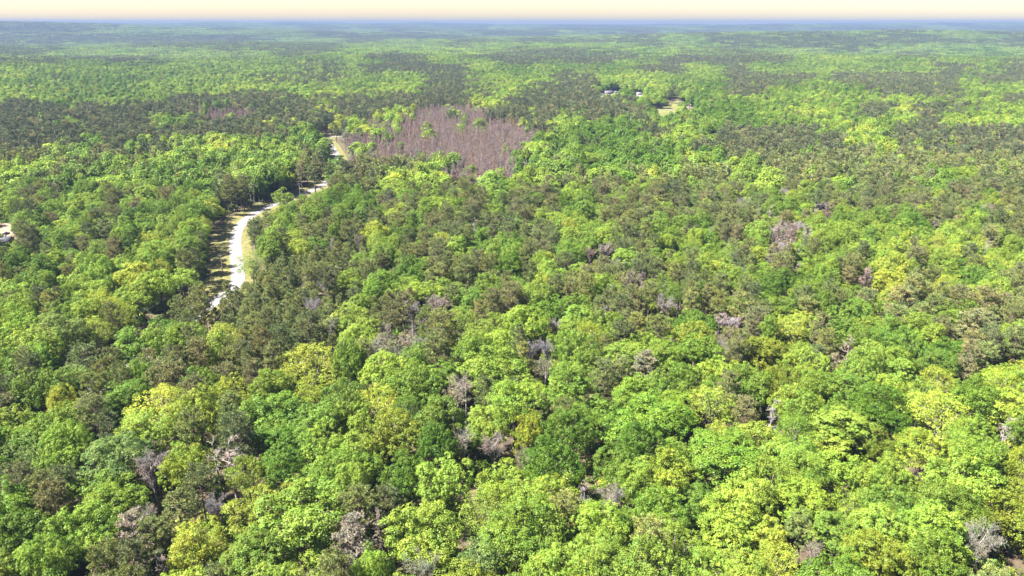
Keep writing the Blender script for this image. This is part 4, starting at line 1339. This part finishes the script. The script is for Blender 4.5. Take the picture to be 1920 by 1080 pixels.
def scatter(name, label, meshes, rows):
    """rows: (x, y, z, rotz, sx, sz, mesh index, r, g, b)"""
    a = np.array(rows, float)
    me = bpy.data.meshes.new(name)
    me.vertices.add(len(a))
    me.vertices.foreach_set('co', a[:, :3].astype(np.float32).ravel())
    for nm, ty, dat in (('turn', 'FLOAT', a[:, 3]), ('pick', 'INT', a[:, 6].astype(np.int32))):
        me.attributes.new(nm, ty, 'POINT').data.foreach_set('value', dat.astype(np.int32 if ty == 'INT' else np.float32))
    me.attributes.new('size', 'FLOAT_VECTOR', 'POINT').data.foreach_set('vector', np.stack([a[:, 4], a[:, 4], a[:, 5]], 1).astype(np.float32).ravel())
    me.attributes.new('tint', 'FLOAT_COLOR', 'POINT').data.foreach_set('color', np.column_stack([a[:, 7:10], np.ones(len(a))]).astype(np.float32).ravel())
    o = link(name, me)
    tag(o, label, kind='stuff')
    ng = bpy.data.node_groups.new(name, 'GeometryNodeTree')
    ng.interface.new_socket('Geometry', in_out='INPUT', socket_type='NodeSocketGeometry')
    ng.interface.new_socket('Geometry', in_out='OUTPUT', socket_type='NodeSocketGeometry')
    n, l = ng.nodes, ng.links
    gi, go = n.new('NodeGroupInput'), n.new('NodeGroupOutput')

    def named(ty, nm):
        q = n.new('GeometryNodeInputNamedAttribute'); q.data_type = ty; q.inputs['Name'].default_value = nm
        return q.outputs['Attribute']
    pick, turn, size = named('INT', 'pick'), named('FLOAT', 'turn'), named('FLOAT_VECTOR', 'size')
    cx = n.new('ShaderNodeCombineXYZ'); l.new(turn, cx.inputs['Z'])
    jo = n.new('GeometryNodeJoinGeometry')
    for i, m in enumerate(meshes):
        oi = n.new('GeometryNodeObjectInfo'); oi.inputs['Object'].default_value = source(m); oi.transform_space = 'ORIGINAL'
        cp = n.new('FunctionNodeCompare'); cp.data_type = 'INT'; cp.operation = 'EQUAL'
        ins = [s for s in cp.inputs if s.type == 'INT' and s.enabled] or [s for s in cp.inputs if s.type == 'INT']
        l.new(pick, ins[0]); ins[1].default_value = i
        ip = n.new('GeometryNodeInstanceOnPoints')
        l.new(gi.outputs[0], ip.inputs['Points']); l.new(cp.outputs['Result'], ip.inputs['Selection'])
        l.new(oi.outputs['Geometry'], ip.inputs['Instance']); l.new(cx.outputs[0], ip.inputs['Rotation']); l.new(size, ip.inputs['Scale'])
        l.new(ip.outputs[0], jo.inputs[0])
    l.new(jo.outputs[0], go.inputs[0])
    o.modifiers.new('scatter', 'NODES').node_group = ng
    return o


MIDKIND = {'oak': 'mid_oak', 'feathery': 'mid_oak', 'pine': 'mid_pine', 'youngpine': 'mid_pine', 'bare': 'bare', 'snag': 'snag', 'deadpine': 'mid_deadpine'}
rows = {}
meshes = {}
for t in trees:
    if t.get('solo'):
        continue
    fam = FAMILY[t['kind']]
    k = t['kind'] if t['y'] < 480 else MIDKIND[t['kind']]
    p = pick_proto(k, t['d'], t['h'])
    e = PROTO[k][p]
    ml = meshes.setdefault(fam, [])
    if e['whole'] not in ml:
        ml.append(e['whole'])
    c = jitter_tint(t['tint'])
    rows.setdefault(fam, []).append((t['x'], t['y'], t['z'], random.uniform(0, 6.283), t['d'] / e['d'], t['h'] / e['h'], ml.index(e['whole']), *c))
STUFF = {'broadleaf_tree': ('broadleaf_forest', 'leafy green canopy of countless broadleaf trees'), 'pine_tree': ('pine_forest', 'dull olive canopy of countless pines'),
         'bare_tree': ('leafless_woods', 'scattered grey leafless trees deep in the canopy'), 'dead_pine_tree': ('dead_pine_forest', 'mauve stand of dead pines beside the road')}
for fam, rr in rows.items():
    scatter(*STUFF[fam], meshes[fam], rr)

# low growth between the trunks
def bush(r, n):
    mb = MB()
    P, N = [], []
    for k in range(n):
        c = np.array([rng.normal() * r * .5, rng.normal() * r * .5, r * rng.uniform(.4, 1.2)])
        d = unit(rng.normal(size=(16, 3)) + np.array([0, 0, .5]))
        P.append(c + d * r * .42); N.append(d + rng.normal(size=(16, 3)) * .4)
    P = np.concatenate(P)
    mb.leaves(P, np.concatenate(N), .42 * rng.uniform(.7, 1.3, len(P)))
    return mb.mesh('bush_leaves', M_LEAF)


BUSH = [bush(1.5, 16), bush(1.1, 12), bush(2.0, 22)]
rr = []
for k in range(17000):
    y = 40 + 480 * math.sqrt(random.random())
    x = random.uniform(-1, 1) * (.72 * y + 40)
    rr.append((x, y))
ux, uy = np.array(rr).T
ok = (road_dist(ux, uy) > 15) & ~inside(SIDE_YARD, ux, uy)
rr = []
for x, y in zip(ux[ok], uy[ok]):
    s = random.uniform(.6, 1.5)
    rr.append((x, y, ground1(x, y), random.uniform(0, 6.28), s, s * random.uniform(.8, 1.3), random.randrange(3), *jitter_tint(random.choice('DDLKOGY'))))
scatter('undergrowth', 'leafy saplings and bushes on the forest floor', BUSH, rr)

# far canopy, whole stretches of it
fr = {'oak': [], 'pine': []}
for yy in np.arange(FAR_Y - 15, 5300, 40):
    for xx in np.arange(-(.74 * yy + 80), .74 * yy + 80, 40):
        x, y = xx + random.uniform(-13, 13), yy + random.uniform(-13, 13)
        z = ground1(x, y)
        u, v, zc = project(x, y, z + 16)
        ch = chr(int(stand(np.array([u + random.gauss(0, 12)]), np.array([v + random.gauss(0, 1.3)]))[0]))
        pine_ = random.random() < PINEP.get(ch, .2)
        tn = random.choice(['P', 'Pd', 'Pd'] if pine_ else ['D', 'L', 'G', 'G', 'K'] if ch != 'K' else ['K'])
        fr['pine' if pine_ else 'oak'].append((x, y, z, random.uniform(0, 6.28), 1.0, random.uniform(.9, 1.15), random.randrange(2 if pine_ else 3), *(jitter_tint(tn) * (.54 if pine_ else .9))))  # pine tint darkened for the self-shade these simple patches lack
scatter('distant_broadleaf_forest', 'hazy green far canopy below the horizon', FARP['oak'], fr['oak'])
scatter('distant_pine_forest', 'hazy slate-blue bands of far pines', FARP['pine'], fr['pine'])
fr = {'oak': [], 'pine': []}
for yy in np.arange(5300, 17200, 135):
    for xx in np.arange(-(.74 * yy + 80), .74 * yy + 80, 140):
        x, y = xx + random.uniform(-40, 40), yy + random.uniform(-40, 40)
        if bool(inside(FAR_FIELD, np.array([x]), np.array([y]))[0]):
            continue
        z = ground1(x, y)
        u, v, zc = project(x, y, z + 14)
        u, v, zc = project(x, y, z + 17)
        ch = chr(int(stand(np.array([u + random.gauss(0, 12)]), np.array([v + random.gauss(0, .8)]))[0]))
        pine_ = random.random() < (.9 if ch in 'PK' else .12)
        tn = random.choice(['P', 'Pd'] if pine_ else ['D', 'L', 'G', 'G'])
        fr['pine' if pine_ else 'oak'].append((x, y, z, random.uniform(0, 6.28), 1.0, random.uniform(.9, 1.2), random.randrange(2), *(jitter_tint(tn) * (.52 if pine_ else .85))))  # again the pines carry their missing self-shade in the tint
scatter('horizon_broadleaf_forest', 'palest green woods along the horizon', FARQ['oak'], fr['oak'])
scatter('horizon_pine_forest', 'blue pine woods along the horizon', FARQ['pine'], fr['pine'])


# ------------------------------------------------------------------ houses, vehicle, poles
def empty(name, x, y, rot=0.0, dz=0.0):
    o = bpy.data.objects.new(name, None)
    COL.objects.link(o)
    o.location = (x, y, ground1(x, y) + dz)
    o.rotation_euler = (0, 0, rot)
    return o


def boxmesh(name, lo, hi, mat):
    mb = MB(); mb.box(lo, hi)
    return mb.mesh(name, mat, shade=False)


def house(x, y, rot, L, D, hw, hr, wall, roof, label, chimney=True, cat='house', name='house'):
    r = empty(name, x, y, rot)
    tag(r, label, cat)
    mb = MB()
    a, b = L / 2, D / 2
    v = [(-a, -b, -.3), (a, -b, -.3), (a, b, -.3), (-a, b, -.3), (-a, -b, hw), (a, -b, hw), (a, b, hw), (-a, b, hw), (-a, 0, hw + hr - .08), (a, 0, hw + hr - .08)]
    mb.add(v, q=[(0, 1, 5, 4), (1, 2, 6, 5), (2, 3, 7, 6), (3, 0, 4, 7)], t=[(5, 6, 9), (7, 4, 8)])
    link('wall', mb.mesh('wall', wall, shade=False), r)
    e = .55
    sl = hr / b
    mb = MB()
    for s in (-1, 1):
        y0, z0 = s * (b + e), hw - e * sl
        top, bot = hw + hr, hw + hr - .16
        vv = [(-a - e, y0, z0 - .16), (a + e, y0, z0 - .16), (a + e, 0, bot), (-a - e, 0, bot), (-a - e, y0, z0), (a + e, y0, z0), (a + e, 0, top), (-a - e, 0, top)]
        mb.add(vv, q=[(0, 3, 2, 1), (4, 5, 6, 7), (0, 1, 5, 4), (1, 2, 6, 5), (3, 0, 4, 7)])
    rf = link('roof', mb.mesh('roof', roof, shade=False), r)
    if chimney:
        link('chimney', boxmesh('chimney', (a * .4, .3, hw + hr * .5), (a * .4 + .8, 1.1, hw + hr + .8), M_WALL), rf)
    n = max(2, int(L / 3.2))
    fm = boxmesh('window_frame', (-.62, -.05, -.7), (.62, .05, .7), M_WHITE)
    gm = boxmesh('window_pane', (-.52, -.065, -.6), (.52, .065, .6), M_GLASS)
    for s in (-1, 1):
        for k in range(n):
            xx = -a + L * (k + .5) / n
            if s < 0 and k == n // 2:
                dr = link('door', boxmesh('door', (-.5, -.06, 0), (.5, .06, 2.1), M_GLASS), r, (xx, -b - .03, .05))
                link('handle', boxmesh('handle', (.3, -.12, .95), (.42, -.06, 1.05), M_WHITE), dr)
                continue
            w = link('window', fm, r, (xx, s * (b + .02), hw * .55))
            link('pane', gm, w)
    return r


hx, hy = at(1141, 176)
house(hx, hy, math.radians(18), 15, 9, 3.0, 2.4, M_WALL, M_ROOF, 'low far house with a pale lilac-grey gabled roof beside the driveway')
hx, hy = at(1127, 179.2)
house(hx, hy, math.radians(2), 11, 5, 2.4, 1.0, M_WALL, M_ROOF, 'long low shed with pale wall below the far house', False, 'shed', 'shed')
hx, hy = at(1155, 174.5)
house(hx, hy, math.radians(-8), 5, 4, 2.2, 1.1, M_WALL, M_ROOF, 'small outbuilding just behind the far grey-roofed house', False, 'outbuilding', 'outbuilding')
hx, hy = at(1198, 177.5)
house(hx, hy, math.radians(14), 9, 5, 2.6, 1.3, M_WHITE, M_WHITE, 'small white-roofed barn at the end of the pale driveway', False, 'barn', 'barn')
hx, hy = at(1297, 199.5)
house(hx, hy, math.radians(8), 6, 4, 2.4, 1.2, M_RED, M_RED, 'dark reddish shed shaded by trees at the end of the lane', False, 'shed', 'shed')
hx, hy = at(3, 458)
house(hx, hy, math.radians(6), 11, 7, 2.8, 1.7, M_WHITE, M_ROOF, 'grey-roofed white cottage cut by the edge in the sandy clearing', True)
hx, hy = at(1888, 104)
house(hx, hy, math.radians(10), 20, 11, 4.0, 3.0, M_WALL, M_ROOF, 'distant pale-roofed house half hidden among far trees')

# the small vehicle in the sandy yard
vx, vy = at(11.5, 439.5)
r = empty('parked_car', vx, vy, math.radians(75), .02)
tag(r, 'small reddish car with a pale roof parked on the sandy yard', 'car')
mb = MB()
prof = [(-2.0, .35), (2.0, .35), (2.05, .78), (1.25, .98), (.75, 1.02), (-1.95, 1.02), (-2.05, .7)]
m = len(prof)
v = [(px_, -.82, pz) for px_, pz in prof] + [(px_, .82, pz) for px_, pz in prof]
mb.add(v, q=[(i, (i + 1) % m, m + (i + 1) % m, m + i) for i in range(m)],
       t=[(0, i + 1, i) for i in range(1, m - 1)] + [(m, m + i, m + i + 1) for i in range(1, m - 1)])
link('body', mb.mesh('car_body', M_RED, shade=False), r)
mb = MB()
v = [(-1.9, -.76, 1.02), (.8, -.76, 1.02), (.8, .76, 1.02), (-1.9, .76, 1.02), (-1.75, -.66, 1.48), (.25, -.66, 1.48), (.25, .66, 1.48), (-1.75, .66, 1.48)]
mb.add(v, q=[(4, 5, 6, 7), (0, 1, 5, 4), (1, 2, 6, 5), (2, 3, 7, 6), (3, 0, 4, 7)])
link('cabin', mb.mesh('car_cabin', M_GLASS, shade=False), r)
link('roof', boxmesh('car_roof', (-1.78, -.68, 1.483), (.28, .68, 1.55), M_WHITE), r)
mb = MB()
mb.tube([(0, -.1, 0), (0, .1, 0)], [.34, .34], 12)
ring = [(0, 0, 0)]
mb.add([(.33 * math.cos(k * math.pi / 6), s * .1, .33 * math.sin(k * math.pi / 6)) for s in (-1, 1) for k in range(12)] + [(0, -.1, 0), (0, .1, 0)],
       t=[(24, k, (k + 1) % 12) for k in range(12)] + [(25, 12 + (k + 1) % 12, 12 + k) for k in range(12)])
wm = mb.mesh('car_wheel', M_TYRE, shade=False)
for sx in (-1.3, 1.3):
    for sy in (-.78, .78):
        link('wheel', wm, r, (sx, sy, .34))


def pole(x, y, label, rot, h=11.0):
    r = empty('utility_pole', x, y, rot)
    tag(r, label, 'utility pole', 'wooden poles of the roadside power line')
    mb = MB(); mb.tube([(0, 0, -.5), (0, 0, h * .5), (0, 0, h)], [.19, .165, .13], 8)
    link('post', mb.mesh('pole_post', M_WOOD, shade=False), r)
    link('crossarm', boxmesh('pole_crossarm', (-1.1, .14, h - .75), (1.1, .26, h - .62), M_WOOD), r)
    for s in (-1, 1):
        mb = MB(); mb.tube([(s * .95, .2, h - .619), (s * .95, .2, h - .40)], [.07, .05], 6)
        link('insulator', mb.mesh('pole_insulator', M_WHITE, shade=False), r)
    return np.array([x, y, ground1(x, y)]), rot, h


def wire(a, b, s, label):
    def end(p):
        c, rot, h = p
        return c + np.array([math.cos(rot) * s * .95 - math.sin(rot) * .2, math.sin(rot) * s * .95 + math.cos(rot) * .2, h - .38])
    pa, pb = end(a), end(b)
    q = np.linspace(0, 1, 14)[:, None]
    pts = pa + (pb - pa) * q
    pts[:, 2] -= 4 * 1.4 * (q * (1 - q))[:, 0]
    mb = MB(); mb.tube(pts, [.028] * 14, 4)
    o = link('overhead_wire', mb.mesh('overhead_wire', M_WIRE, shade=False))
    tag(o, label, 'wire', 'overhead wires along the road')


p_far = at(576, 386); p_far2 = at(563.5, 372); p_mid = at(419, 517); p_near = at(262, 640)
rot = math.radians(28)
A = pole(*p_near, 'wooden utility pole deep among trees below the end of the road', rot)
B = pole(*p_mid, 'wooden utility pole on the grass verge left of the straight stretch of road', rot)
C_ = pole(*p_far, 'wooden utility pole in front of the road bend, nearer of two', rot)
D_ = pole(*p_far2, 'wooden utility pole in front of the road bend, farther of two', rot)
for s, wd in ((-1, 'left'), (1, 'right')):
    wire(A, B, s, f'{wd} of two thin wires crossing the dark gap beside the tall lime trees')
    wire(B, C_, s, f'{wd} of two thin wires running beside the pale road')
    wire(C_, D_, s, f'{wd} of two short wires between the road bend poles')

# ------------------------------------------------------------------ the air
m, n, l = new_mat('haze')
out = n.new('ShaderNodeOutputMaterial')
pv = n.new('ShaderNodeVolumePrincipled')
pv.inputs['Color'].default_value = (0.112, 0.156, 0.270, 1)
pv.inputs['Density'].default_value = 1.12e-4
pv.inputs['Anisotropy'].default_value = 0.0
l.new(pv.outputs[0], out.inputs['Volume'])
hz = boxmesh('haze', (-15600, -520, Z_MIN - 1.0), (15600, 17700, max(CAMZ, Z_MAX + 20) + 1.0), m)
o = link('haze', hz)
tag(o, 'thin blue summer haze over the forest', kind='stuff')
print('TREES', len(trees), 'solo', len(solo), {f: sum(1 for t in solo if t['solo'] == f) for f in LIMIT}, 'zmax', Z_MAX, 'zmin', Z_MIN)
